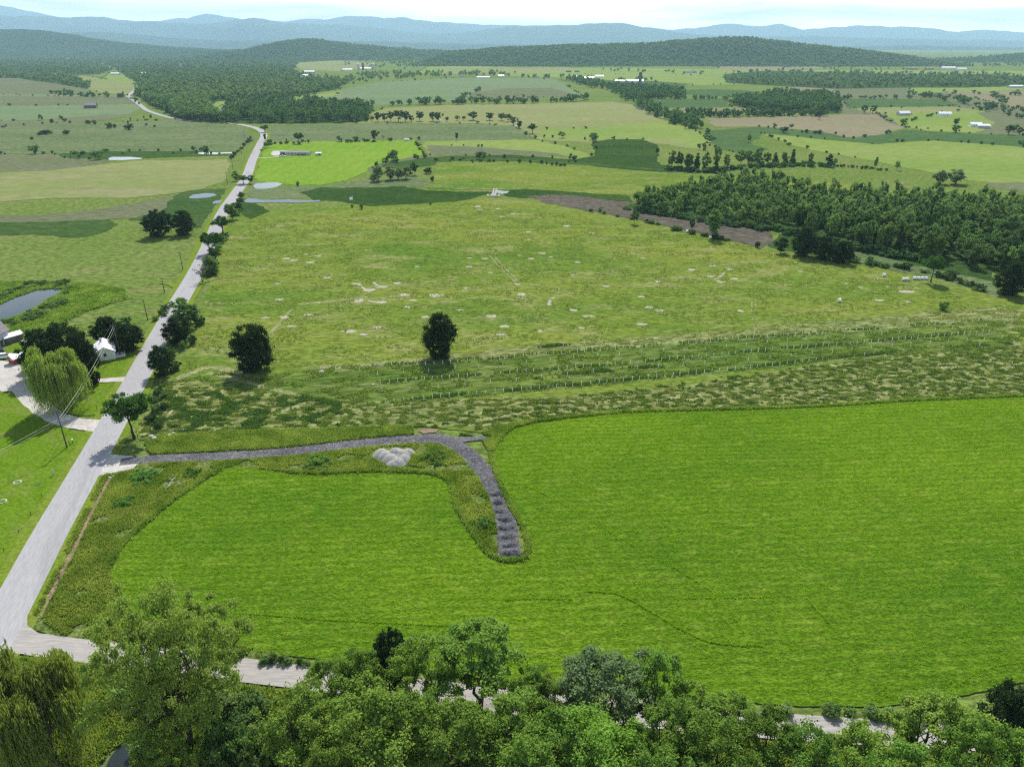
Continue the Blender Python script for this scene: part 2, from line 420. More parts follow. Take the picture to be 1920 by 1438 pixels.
def smooth_line(P, n=8):
    P = [Vector((*p, 0)) for p in P]; out = []
    for i in range(len(P) - 1):
        p0 = P[max(i - 1, 0)]; p1 = P[i]; p2 = P[i + 1]; p3 = P[min(i + 2, len(P) - 1)]
        for k in range(n):
            t = k / n
            out.append(.5 * ((2 * p1) + (p2 - p0) * t + (2 * p0 - 5 * p1 + 4 * p2 - p3) * t * t + (3 * p1 - p0 - 3 * p2 + p3) * t ** 3))
    out.append(P[-1]); return out

def ribbon(name, pts, w, mat, z, jit=.0, n=8, crown=0.0, kind='structure'):
    """a road or path of width w (number or list per point) along photograph points"""
    C0 = smooth_line([G(*p) for p in pts], n)
    W = w if isinstance(w, (list, tuple)) else [w] * len(pts)
    V = []; fs = []; m = len(C0)
    for i, c in enumerate(C0):
        t = (C0[min(i + 1, m - 1)] - C0[max(i - 1, 0)]).normalized(); nrm = Vector((t.y, -t.x, 0))
        k = min(len(W) - 2, i // n) if i < m - 1 else len(W) - 2
        f = (i / n) - k; ww = W[k] * (1 - f) + W[k + 1] * f
        for j, sgn in enumerate((-1, 0, 1)):
            e = float(vnoise(i * .7 + j * 50, j + 3)) * jit
            q = c + nrm * sgn * (ww / 2 + e)
            V.append((q.x, q.y, z + (crown if sgn == 0 else 0)))
        if i: 
            a = (i - 1) * 3
            fs += [(a, a + 1, a + 4, a + 3), (a + 1, a + 2, a + 5, a + 4)]
    me = bpy.data.meshes.new(name); me.from_pydata(V, [], [f[::-1] for f in fs]); me.update(); me.materials.append(mat)
    if me.polygons[0].normal.z < 0: me.flip_normals()
    o = bpy.data.objects.new(name, me); link(o); o["kind"] = kind
    return o

# the ground, one sheet out to the horizon
me = bpy.data.meshes.new("ground")
NR = 72; rad = [0, 400, 1500, 5000, 12000, 31000]
gv = [(0, 0, 0)]; gf = []
for r in rad[1:]:
    gv += [(r * math.cos(2 * math.pi * k / NR), r * math.sin(2 * math.pi * k / NR), 0) for k in range(NR)]
for k in range(NR): gf.append((0, 1 + k, 1 + (k + 1) % NR))
for j in range(len(rad) - 2):
    for k in range(NR):
        a = 1 + j * NR + k; b = 1 + j * NR + (k + 1) % NR
        gf.append((a, a + NR, b + NR, b))
me.from_pydata(gv, [], gf); me.update(); me.materials.append(M['meadow'])
if me.polygons[0].normal.z < 0: me.flip_normals()
go = bpy.data.objects.new("ground", me); link(go); go["kind"] = "structure"

# ---- far fields (far first, each sheet a little above the one before)
FAR = [
 ('pale', [(540,118),(640,114),(700,120),(690,128),(640,134),(560,130)]),
 ('pale', [(180,96),(240,96),(250,101),(190,102)]),
 ('palegreen', [(800,126),(870,124),(1000,129),(1130,128),(1400,131),(1750,133),(2100,134),(2100,150),(1300,160),(1100,148),(900,140),(780,138)]),
 ('tan', [(1340,122),(1450,124),(1560,128),(1480,131),(1350,132)]),
 ('pale', [(820,128),(1060,127),(1090,133),(960,138),(830,137)]),
 ('crop', [(1040,150),(1210,152),(1300,158),(1250,166),(1120,160)]),
 ('palegreen', [(1060,139),(1350,143),(1340,150),(1080,148)]),
 ('brown', [(1500,150),(2100,158),(2100,262),(1840,250),(1700,240),(1600,215),(1500,200)]),
 ('palegreen', [(1690,160),(1840,155),(1920,158),(1920,170),(1720,175)]),
 ('tan', [(1770,172),(2100,170),(2100,196),(1920,210),(1830,185)]),
 ('bluegreen', [(640,168),(710,155),(850,147),(1040,148),(1062,160),(1092,180),(1000,184),(900,183),(820,193),(640,200),(600,205),(395,212),(393,192),(450,187),(560,183)]),
 ('brown', [(880,176),(940,166),(1035,166),(1085,180),(1000,185),(890,186)]),
 ('palegreen', [(395,193),(450,187),(560,183),(640,171),(640,178),(560,189),(480,192),(420,198),(398,210)]),
 ('pale', [(720,204),(850,197),(1150,191),(1180,196),(1260,222),(1335,262),(1322,282),(1200,265),(1110,268),(1010,262),(985,250),(960,238),(900,232),(640,232)]),
 ('palegreen', [(1010,243),(1100,241),(1260,225),(1335,262),(1310,278),(1240,262),(1100,262),(1020,258)]),
 ('crop', [(1182,187),(1360,185),(1372,201),(1192,204)]),
 ('tan', [(1190,205),(1372,203),(1430,206),(1440,214),(1230,214)]),
 ('crop', [(1340,168),(1430,172),(1400,184),(1290,178),(1270,170)]),
 ('crop', [(1580,186),(1770,187),(1800,199),(1690,203),(1590,204)]),
 ('tan', [(1480,163),(1560,165),(1565,175),(1470,174)]),
 ('pale', [(1600,203),(1780,200),(1840,207),(1760,216),(1640,214)]),
 ('tan', [(1325,222),(1420,220),(1650,214),(1665,230),(1700,238),(1650,256),(1580,258),(1530,246),(1420,238),(1340,238)]),
 ('palegreen', [(1660,214),(1840,208),(1870,232),(1830,250),(1740,246),(1690,236)]),
 ('brown', [(1830,212),(2100,205),(2100,262),(1900,248)]),
 ('crop', [(1325,245),(1420,239),(1540,247),(1600,260),(1660,252),(1700,244),(1820,251),(2100,262),(2100,284),(1920,276),(1750,264),(1640,270),(1560,263),(1490,257),(1432,252),(1405,270),(1440,280),(1400,292),(1345,278),(1330,262)]),
 ('palegreen', [(1428,251),(1500,257),(1560,264),(1640,271),(1750,264),(1920,276),(2100,286),(2100,370),(1920,347),(1830,340),(1750,325),(1650,305),(1550,287),(1480,272)]),
 ('brown', [(1850,343),(2100,345),(2100,366),(1920,363),(1860,352)]),
 # far left
 ('brown', [(-200,148),(30,147),(110,158),(165,167),(165,178),(80,178),(-200,178)]),
 ('bluegreen', [(-200,176),(80,178),(238,180),(268,200),(245,214),(60,226),(-200,235)]),
 ('brown', [(0,180),(150,181),(240,182),(262,196),(140,198),(0,200)]),
 ('pale', [(130,144),(165,143),(200,150),(250,155),(256,168),(240,178),(170,172),(160,160)]),
 ('palegreen', [(205,138),(262,136),(275,150),(262,157),(215,154),(188,150)]),
 ('pale', [(280,171),(330,171),(362,178),(335,187),(296,185)]),
 ('tan', [(0,121),(35,121),(32,128),(0,128)]),
 # middle distance
 ('marshpale', [(505,236),(640,233),(900,232),(975,240),(1008,262),(790,264),(505,268)]),
 ('palegreen', [(790,266),(1000,262),(1060,275),(1112,293),(1080,300),(960,291),(808,292)]),
 ('brown', [(795,272),(900,276),(1050,289),(1080,298),(960,291),(808,292)]),
 ('marsh', [(1112,266),(1140,262),(1205,262),(1232,272),(1238,310),(1300,318),(1360,325),(1240,323),(1180,319),(1080,308),(960,301),(850,299),(850,294),(960,291),(1080,300),(1114,293)]),
 ('darkgreen', [(700,312),(740,300),(860,293),(1080,304),(1300,322),(1310,326),(1100,310),(860,302),(760,318)]),
 ('bright', [(492,288),(505,268),(780,263),(795,288),(775,296),(725,305),(680,325),(655,338),(600,348),(520,346),(478,340)]),
 ('brown', [(800,290),(830,292),(730,307),(690,322),(690,315),(740,300)]),
 ('marshpale', [(440,352),(520,352),(600,350),(690,338),(780,330),(810,345),(790,352),(700,356),(600,372),(480,374)]),
 ('hay', [(820,305),(980,304),(1180,321),(1330,330),(1480,338),(1600,345),(1600,368),(1500,380),(1170,366),(960,357),(800,355),(815,330)]),
 # left side
 ('brown', [(-200,232),(80,226),(200,215),(260,216),(200,226),(60,238),(-200,252)]),
 ('marshpale', [(-200,250),(100,232),(330,226),(460,240),(474,262),(440,292),(300,284),(0,290),(-200,300)]),
 ('brown', [(-250,292),(150,290),(240,298),(120,318),(60,340),(-250,360)]),
 ('darkgreen', [(100,290),(200,284),(340,284),(420,286),(430,292),(300,296),(200,300),(120,296)]),
 ('pale', [(-250,340),(100,320),(260,302),(430,300),(425,340),(380,355),(320,364),(240,372),(100,372),(-250,395)]),
 ('brown', [(-300,402),(60,404),(180,394),(260,380),(320,368),(345,376),(300,400),(250,410),(60,420),(-300,432)]),
 ('darkgreen', [(330,366),(360,357),(425,354),(400,395),(380,420),(370,428),(300,420),(240,412),(300,398)]),
 ('darkgreen', [(-300,418),(60,417),(205,413),(222,420),(205,432),(150,446),(60,440),(-300,452)]),  # band of darker green across the left pasture
 ('marsh', [(470,376),(445,384),(440,405),(470,411),(500,405),(505,396),(495,388),(480,382)]),
 ('marsh', [(600,352),(640,353),(760,350),(800,358),(880,360),(925,361),(890,371),(860,377),(800,386),(740,392),(690,386),(640,378),(590,376),(560,362)]),
 ('marsh', [(938,357),(985,355),(1100,362),(1180,368),(1190,380),(1050,370),(985,372),(945,367)]),
 ('reed', [(985,368),(1060,366),(1180,380),(1270,398),(1320,412),(1440,430),(1455,455),(1425,466),(1350,446),(1200,413),(1090,393),(1020,380)]),
 ('marsh', [(1460,440),(1590,460),(1700,478),(1860,512),(1870,548),(1760,522),(1640,496),(1540,488),(1440,462)]),
 ('marshpale', [(1585,472),(1640,478),(1700,495),(1860,528),(1880,560),(1760,530),(1650,500),(1590,492)]),
]
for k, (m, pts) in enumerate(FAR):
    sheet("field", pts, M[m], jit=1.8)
for k in range(1):
    pass
forest_polys = [
 [(145,100),(640,104),(640,113),(560,118),(548,135),(590,146),(640,150),(640,166),(560,180),(450,186),(395,192),(397,212),(420,231),(345,226),(300,206),(255,180),(262,160),(215,130)],
 [(430,195),(520,190),(640,196),(700,202),(690,228),(640,231),(560,232),(420,232)],
 [(-100,100),(145,100),(215,130),(185,140),(125,142),(170,158),(165,167),(110,158),(30,147),(-100,147)],
 [(1355,140),(1440,133),(1520,135),(1620,137),(1700,140),(1850,140),(2000,148),(2000,160),(1800,165),(1700,165),(1560,167),(1480,163),(1360,156)],
 [(1375,190),(1460,176),(1570,182),(1575,214),(1450,212),(1372,198)],
]
for p in forest_polys: sheet("wood_ground", p, M['forestfloor'])
WOOD = [(1168,388),(1250,366),(1330,352),(1420,346),(1500,362),(1570,374),(1700,374),(1800,382),(1920,396),(2150,420),(2150,560),(1920,528),(1860,510),(1750,494),(1650,474),(1560,456),(1460,434),(1350,418),(1250,404)]
sheet("wood_ground", WOOD, M['forestfloor'])

# ---- the near land
sheet("hay_meadow", [(430,392),(470,412),(510,396),(560,382),(700,388),(870,378),(915,370),(1000,380),(1090,396),(1200,416),(1350,448),(1440,470),(1500,492),(1600,500),(1750,522),(1920,572),(2300,660),(2300,745),(1920,742),(1500,762),(1100,778),(1000,790),(930,815),(790,800),(500,806),(262,826),(255,800),(320,712),(360,640),(385,560),(405,500)], M['hay'])
sheet("rough_cut_strip", [(300,712),(560,742),(700,752),(1060,744),(1300,722),(1500,690),(1700,664),(1900,648),(2300,650),(2300,741),(1920,742),(1500,762),(1100,778),(1000,790),(930,812),(850,800),(500,804),(265,824),(262,800)], M['thatch'])
sheet("rough_cut_strip", [(560,690),(700,682),(860,664),(1100,640),(1400,618),(1700,590),(1860,576),(1920,582),(1900,640),(1870,600),(1600,622),(1400,640),(1100,658),(860,682),(700,692),(600,700)], M['thatch'])
sheet("tree_row_strip", [(560,704),(700,690),(870,680),(1230,650),(1560,626),(1880,600),(1902,648),(1830,656),(1540,682),(1300,706),(1060,730),(880,746),(720,760),(560,742),(400,730),(390,712)], M['strip'])
sheet("cut_path", [(1880,590),(1890,588),(1912,640),(1935,700),(1925,700),(1900,640)], M['thatch'])
# verges and banks of longer grass
VERGE = [(196,872),(214,862),(290,862),(400,858),(540,850),(690,835),(800,832),(850,842),(888,868),(918,915),(935,980),(938,1040),(978,1046),(988,1030),(984,990),(968,950),(945,930),(925,880),(918,850),(935,825),(960,800),(1000,790),(1100,778),(1500,762),(1500,770),(1110,790),(1010,806),(950,834),(935,860),(950,900),(975,940),(998,985),(1002,1040),(985,1062),(945,1062),(908,1046),(878,1000),(850,955),(842,918),(828,902),(790,896),(700,892),(560,892),(450,886),(415,888),(390,905),(330,948),(270,1000),(232,1040),(220,1090),(232,1140),(270,1180),(420,1200),(560,1240),(575,1258),(350,1230),(150,1204),(60,1180),(46,1160),(90,1072),(140,980)]
sheet("verge", VERGE, M['verge'])
sheet("long_grass_bank", [(272,832),(300,816),(500,808),(770,800),(776,815),(700,828),(540,843),(285,856)], M['longgrass'])
sheet("long_grass_bank", [(860,815),(912,822),(905,812),(960,796),(1010,788),(1040,786),(1000,808),(945,838),(922,850),(915,845),(905,828)], M['longgrass'])
MOWN = [(1920,744),(1700,753),(1500,765),(1200,773),(1100,781),(1000,793),(960,804),(935,828),(920,852),(928,882),(948,932),(978,985),(990,1022),(984,1046),(945,1052),(912,1034),(880,990),(856,950),(848,915),(836,898),(800,888),(700,884),(600,888),(540,886),(450,876),(415,880),(385,898),(322,940),(262,990),(222,1030),(205,1065),(212,1105),(250,1150),(330,1180),(430,1205),(520,1228),(620,1238),(800,1262),(1000,1282),(1200,1302),(1380,1316),(1480,1324),(1650,1326),(1800,1306),(1920,1280),(2400,1260),(2500,900),(2400,740)]
sheet("mown_field", MOWN, M['mown'], jit=.6)
# left: lawns, farmyard
sheet("lawn", [(-60,735),(0,735),(30,742),(50,765),(90,790),(130,805),(178,812),(150,870),(100,950),(40,1050),(0,1095),(-120,1280),(-260,1290),(-200,900)], M['lawn'])
sheet("lawn", [(80,735),(160,722),(240,716),(212,760),(190,778),(150,780),(110,772),(80,757),(62,742)], M['lawn'])
sheet("lawn", [(168,712),(172,690),(190,668),(226,650),(275,640),(262,665),(243,700),(225,708)], M['lawn'])
sheet("lawn", [(10,655),(30,640),(50,640),(60,650),(56,668),(40,680),(12,682)], M['lawn'])
sheet("bottom_meadow", [(-300,1235),(60,1232),(240,1250),(560,1300),(900,1335),(1500,1395),(2300,1430),(2500,1800),(-600,1800)], M['verge'], jit=1.5)
sheet("bottom_meadow", [(130,1285),(215,1290),(230,1330),(210,1420),(150,1500),(80,1500),(120,1380)], M['marshpale'], jit=2.5)
sheet("marsh_edge", [(-200,535),(0,528),(60,526),(150,530),(230,540),(250,560),(160,585),(110,610),(60,640),(0,640),(-200,680)], M['verge'], jit=3)

# ---- water
WATER = [
 [(-150,585),(-60,572),(0,571),(28,558),(66,545),(95,542),(122,543),(112,552),(84,566),(74,575),(50,586),(28,596),(0,603),(-100,612)],
 [(474,349),(480,345),(502,343),(522,343),(530,346),(520,351),(500,355),(482,355),(475,353)],
 [(354,370),(362,366),(385,363),(402,364),(407,367),(392,371),(370,373),(356,373)],
 [(202,298),(210,295),(245,295),(267,297),(264,299),(230,301),(205,301)],
 [(365,288),(385,286),(410,287),(408,290),(380,290)],
 [(412,287),(440,286),(442,288),(415,289)],
 [(398,380),(405,377),(424,376),(421,380),(400,383)],
 [(455,376),(470,373),(500,376),(540,375),(568,377),(600,376),(600,379),(560,381),(520,380),(480,381),(455,380)],
 [(930,357),(944,359),(955,359),(951,363),(940,365),(932,362)],
 [(655,371),(662,369),(662,375),(656,376)],
]
wl = []
for k, p in enumerate(WATER):
    o, P = sheet("pond_water" if k not in (6, 7) else "stream_water", p, M['water'], jit=.6)
    wl.append(P)

# ---- roads and tracks
ribbon("road_shoulder", [(-60,1290),(42,1100),(95,1000),(152,900),(200,815),(260,705),(288,652),(332,573),(363,520),(385,470),(418,400),(441,365),(462,333),(474,300),(489,270),(497,254),(485,243),(460,236),(423,231)], 11.0, M['edge'], .226, jit=.5)
ROADL = [(-130,1440),(-60,1290),(42,1100),(95,1000),(152,900),(200,815),(260,705),(288,652),(332,573),(363,520),(388,470),(418,400),(441,365),(462,333),(474,300),(488,270),(495,254),(485,243),(460,236),(423,231),(380,228),(340,225),(310,219),(277,208),(262,197),(243,183),(240,180),(250,172),(258,163)]
ribbon("side_road", [(-150,1178),(-20,1196),(60,1208),(133,1218),(350,1244),(573,1272),(868,1306),(1200,1340),(1480,1364),(1700,1377),(2000,1394),(2300,1410)], 4.6, M['sideroad'], .235, jit=.12)
sheet("side_road", [(30,1165),(52,1152),(52,1175),(75,1190),(110,1204),(133,1206),(133,1230),(60,1225),(-10,1220)], M['sideroad'], jit=.3, z=.238)
ribbon("side_road", [(-60,700),(0,702),(30,715),(50,735),(68,757),(98,780),(130,792),(165,797),(200,800)], [9,8,7,6,5.4,5,5,5.6,7], M['drive'], .228, jit=.3)
ribbon("side_road", [(160,716),(200,714),(252,711)], [3,3,4], M['drive'], .231, jit=.2)
ribbon("side_road", [(52,690),(66,668),(64,650),(50,638),(32,632)], 3.6, M['drive'], .229, jit=.3)
sheet("farmyard", [(-120,680),(0,677),(40,684),(56,676),(75,690),(92,715),(86,735),(62,745),(40,735),(0,734),(-120,738)], M['drive'], jit=1.5, z=.224)
ribbon("path", [(300,531),(324,535),(344,545)], [1.5,3,5], M['edge'], .222)
ribbon("farm_track", [(368,532),(400,526),(450,520),(490,519)], [4,2.5,2,1.5], M['thatch'], .223, jit=.3)
sheet("side_road", [(188,868),(206,852),(248,856),(264,866),(250,880),(215,890),(186,893)], M['drive'], jit=.8, z=.240)
ribbon("gravel_track", [(226,868),(280,862),(400,857),(540,848),(680,832),(780,824),(825,824),(852,834),(882,856),(905,882),(925,912),(940,945),(950,985),(955,1042)], [3.4,3.6,3.8,3.9,4,4.3,4.6,4.4,4.2,4.2,4.4,4.4,4.4,4.2], M['gravel'], .244, jit=.3)
ribbon("gravel_track", [(845,828),(880,824),(912,822)], [3.6,2.6,1.6], M['gravel'], .247, jit=.2)
ribbon("main_road", ROADL, [7.2]*len(ROADL), M['asphalt'], .250, crown=.04)
ribbon("ditch_soil", [(208,896),(192,925),(174,960),(158,995),(140,1030),(120,1068),(100,1108),(75,1160)], [1.2,1.0,.9,1.1,1.2,1.1,1.0,.7], M['dirt'], .222, jit=.25)
sheet("bare_soil", [(782,808),(800,805),(822,806),(818,812),(794,814)], M['dirt'], jit=1.0, z=.222)
sheet("farmyard", [(508,290),(512,284),(540,283),(542,288),(530,292),(515,293)], M['drive'], jit=.5, z=.24)
ribbon("path", [(484,297),(510,296),(535,293)], 2.6, M['drive'], .24)
ribbon("path", [(573,289),(590,286),(600,284)], 2.2, M['brown'], .24)
for q in ([(921,369),(925,362),(927,354)], [(926,369),(929,362),(930,354)]):
    ribbon("culvert_track", q, 1.6, M['pile'], .24)

for q, w_ in (([(918,480),(940,505),(968,531)], .9), ([(926,480),(948,505),(973,529)], .9), ([(560,572),(620,566),(690,558)], 2.2), ([(838,551),(920,541),(1030,534)], 1.0),
              ([(495,640),(530,600),(548,580)], 1.6), ([(1120,521),(1260,508),(1400,494),(1500,488)], .9), ([(1416,562),(1418,595),(1424,640)], .4), ([(1409,566),(1411,595),(1416,636)], .4), ([(560,742),(500,728),(430,708),(390,700)], 2.0), ([(300,790),(318,760),(330,740)], .8), ([(310,790),(328,760),(340,740)], .8),
              ([(900,790),(1060,762),(1290,745),(1500,716),(1900,680)], 1.6), ([(1000,775),(1230,757),(1500,735),(1900,712)], 1.2), ([(600,690),(700,684),(860,668)], 2.6), ([(330,712),(360,700),(400,690),(470,706)], 2.6)):
    ribbon("cut_track", q, w_, M['cuttrack'], .218, jit=.5)

# bare sandy patches in the hay meadow
SPOTS = [(537,486,8,2),(553,489,8,2.5),(581,493,9,2),(596,481,6,1.6),(573,478,5,1.4),(613,521.5,8,2.2),(669,533,9,2),(692,545,11,3.3),(717,539,13,3),(745,532,8,2.4),(758,554,12,4),(817,555,14,3.4),(673,565,10,4.5),(716,568,11,3),(521,533,8,1.8),(524,563,8,2.4),(577.5,591,9,2.4),(533,596,9,3),(497,597,9,2),(547,613,10,2),(656,622,12,3.5),(709,615,9,3),(682,628,8,2.5),(764,577,8,3),(775,564,8,2),(863,582.5,8,2),(797,596,7,3),(781,501,6,1.5),(880,501,7,1.8),(920,512,5,1.4),(875,541.5,8,2),(970,534,7,2),(909,486,6,1.4),(977,553.5,9,3.4),(947,613,11,3),(939,628,9,2.6),(922,594,11,2.6),(974,480,5,1.4),(996,486,6,1.5),(1017,476,8,1.4),(1033,483,5,1),(1083,493,6,1.6),(1205,485,5,1),(1297,507,8,2.3),(1336,499,7,1.4),(1369,506,8,2),(1331,519,8,2.8),(1350,529,12,2.8),(1376,524,9,2.3),(1232,529,7,2),(1137,538,8,2),(1074,517,4,1.2),(1202,557,7,2.4),(1217,577,8,3.4),(1237,583,8,2.3),(1075,583,8,2.8),(1202,609,10,3.2),(1104,594,12,2.4),(1015,622,9,2.4),(1090,616,7,2),(1389,584,7,2.4),(1698,548,16,3),(1648,564,12,2.2),(1614,540,5,1.3),(1587,533,4,1.3),(1664,539,5,1),(1701,567,8,1.6),(896,388,6,1.6),(900,394,7,1.8),(933,392,5,1.3),(942,407,6,1.4),(962,402,5,1.2),(1063,425,7,1.7),(991,436,5,1.3),(1110,438,6,1.5),(991,450,4,1),(1030,572,5,2.5),(1031,566,4,2),(1034,562,3,1.4),(645,622,6,2),(1500,510,6,1.2),(880,485,5,1.2)]
GS = .220; sv = []; sf = []
srng = np.random.default_rng(21)
for (x, y, rx, ry) in SPOTS:
    cx, cyy = G(x, y); a = rx / ppm(cx, cyy); b = abs(G(x, y - ry)[1] - cyy)
    n = 26; k0 = len(sv); sv.append((cx, cyy, GS)); ph = srng.uniform(0, 9)
    th = np.linspace(0, 2 * np.pi, n, endpoint=False)
    rr = 1 + .5 * vnoise(th * 2.6 + ph * 10, ph, 4); rr[-3:] = rr[-3:] * .5 + rr[0] * .5
    for t, r in zip(th, rr): sv.append((cx + a * .95 * r * math.cos(t), cyy + b * .8 * r * math.sin(t), GS))
    for k in range(n): sf.append((k0, k0 + 1 + k, k0 + 1 + (k + 1) % n))
for pl in ([(672,533),(680,540),(686,545)], [(700,530),(706,535),(712,539)], [(690,565),(700,567),(710,568)], [(1358,513),(1350,520),(1340,526)], [(1029,570),(1030,564),(1040,559)]):
    pts = [G(*p) for p in pl]
    for i in range(len(pts) - 1):
        (x0, y0), (x1, y1) = pts[i], pts[i + 1]; k0 = len(sv)
        d = math.hypot(x1 - x0, y1 - y0); nx, ny = -(y1 - y0) / d * .55, (x1 - x0) / d * .55
        sv += [(x0 + nx, y0 + ny, .222), (x1 + nx, y1 + ny, .222), (x1 - nx, y1 - ny, .222), (x0 - nx, y0 - ny, .222)]
        sf.append((k0 + 3, k0 + 2, k0 + 1, k0))
me = bpy.data.meshes.new("bare_soil"); me.from_pydata(sv, [], sf); me.update(); me.materials.append(M['sand'])
so = bpy.data.objects.new("bare_soil", me); link(so); so["kind"] = "structure"

# ------------------------------------------------------------------ hills and mountains
def n2(x, y, s):
    return mnoise.fractal(Vector((x / s, y / s, 3.7)), 1.0, 2.0, 4)

def hill(name, prof, D, front, back, mat, rough=.08, ncol=160, nrow=26, seed=0, wig=1.0):
    xs = [p[0] for p in prof]; ys = [p[1] for p in prof]
    px = np.linspace(xs[0], xs[-1], ncol)
    py = np.interp(px, xs, ys)
    py = py + vnoise(px / 20.0, seed, 5) * 2.6 * wig
    V = []; Fc = []
    fz = []
    for i in range(ncol):
        v = (719.0 - py[i]) / F; t = D / (CP + v * SP)
        X = (px[i] - 960) / F * t; Z = max(-6, H + t * (-SP + v * CP))
        end = min(1, min(i, ncol - 1 - i) / (ncol * .06)) if name == "hill" else 1
        Z = Z * end - 6 * (1 - end)
        for j in range(nrow):
            s = j / (nrow - 1)
            Y = D - front + (front + back) * s
            if Y <= D: q = (Y - (D - front)) / front; q = q * q * (3 - 2 * q)
            else: q = 1 - (Y - D) / back; q = q * q * (3 - 2 * q)
            damp = (1 - q) * q * 4
            z = Z * q + damp * n2(X + seed * 999, Y, front * .6) * Z * rough * 4 - 6 * (1 - q)
            V.append((X * (Y / D) ** .3, Y, z))
    for i in range(ncol - 1):
        for j in range(nrow - 1):
            a = i * nrow + j; Fc.append((a, a + nrow, a + nrow + 1, a + 1))
    V = np.array(V)
    me = np_mesh(name, V, np.array(Fc), 4, mat, smooth=True)
    o = bpy.data.objects.new(name, me); link(o); o["kind"] = "structure"
    return V.reshape(ncol, nrow, 3)

hill("mountains", [(-700,30),(-300,20),(-60,2),(0,11),(27,18),(57,21),(100,30),(123,34),(170,38),(260,42),(300,39),(337,35),(370,34),(405,30),(430,37),(450,36),(470,38),(540,41),(580,37),(610,38),(663,30),(710,33),(750,38),(800,41),(870,45),(930,48),(1000,49),(1060,51),(1130,52),(1200,54),(1250,56),(1300,53),(1340,47),(1380,45),(1420,49),(1460,46),(1500,57),(1560,51),(1600,49),(1640,49),(1660,54),(1690,51),(1730,53),(1780,61),(1830,57),(1880,57),(1920,63),(2100,60),(2500,66)], 26000, 4500, 2500, M['hillfar'], rough=.12, ncol=260, seed=1)
hill("mountains", [(-700,40),(-200,30),(0,33),(100,33),(130,33),(180,31),(230,38),(280,41),(330,45),(400,44),(450,38),(480,34),(500,37),(520,43),(560,44),(600,46),(640,47),(700,52),(760,60),(820,64),(870,62),(920,55),(960,51),(1020,49),(1080,47),(1130,43),(1170,45),(1200,50),(1250,58),(1290,65),(1400,70),(1560,70),(1750,74),(1920,78),(2400,80)], 19500, 4000, 2500, M['hillfar'], rough=.12, ncol=260, seed=2)
hill("mountains", [(-700,70),(60,66),(140,62),(190,60),(250,64),(300,70),(400,76),(520,77),(640,77),(760,80),(850,82),(950,84),(1080,88),(1300,92),(1400,90),(1540,88),(1620,87),(1720,86),(1800,87),(1920,89),(2400,88)], 13500, 2200, 1600, M['hillfar'], rough=.08, ncol=200, seed=3, wig=.5)
hill("hills", [(-700,60),(-100,58),(0,56),(50,56),(80,57),(130,64),(180,73),(230,80),(300,86),(360,90),(430,94),(600,97)], 7000, 1500, 1100, M['hillforest'], rough=.08, ncol=120, seed=4, wig=.6)
HD = hill("hill", [(380,100),(430,97),(470,93),(520,82),(560,75),(590,73),(620,78),(660,83),(720,90),(790,94),(860,97),(920,101)], 5600, 1100, 900, M['hillforest'], ncol=80, seed=5, wig=.8)
HE = hill("hill", [(780,104),(850,98),(900,95),(960,90),(1040,87),(1130,85),(1220,83),(1260,78),(1310,75),(1370,71),(1410,71),(1440,77),(1480,81),(1560,90),(1640,99),(1700,107),(1760,114)], 4300, 1000, 900, M['hillforest'], ncol=140, seed=6, wig=.6)
HG = hill("hill", [(1640,121),(1700,116),(1760,113),(1840,108),(1920,102),(2100,98),(2400,104)], 4700, 800, 800, M['hillforest'], ncol=60, seed=7, wig=.6)
# ------------------------------------------------------------------ foliage
def unit(n, r):
    v = r.normal(size=(n, 3)); return v / np.linalg.norm(v, axis=1, keepdims=True)

def quads(Pc, size, r, nb=None, asp=.75, up=.75):
    """leaf quads at Pc; nb is the direction they tend to face"""
    n = len(Pc); nn = unit(n, r) + np.array([0, 0, up])
    if nb is not None: nn = nn + nb * .7
    nn /= np.linalg.norm(nn, axis=1, keepdims=True)
    a = np.cross(nn, unit(n, r)); a /= np.linalg.norm(a, axis=1, keepdims=True) + 1e-9
    b = np.cross(nn, a)
    s = (size * r.uniform(.6, 1.4, n))[:, None]
    V = np.stack([Pc + a * s, Pc + b * s * asp, Pc - a * s, Pc - b * s * asp], axis=1).reshape(-1, 3)
    return V

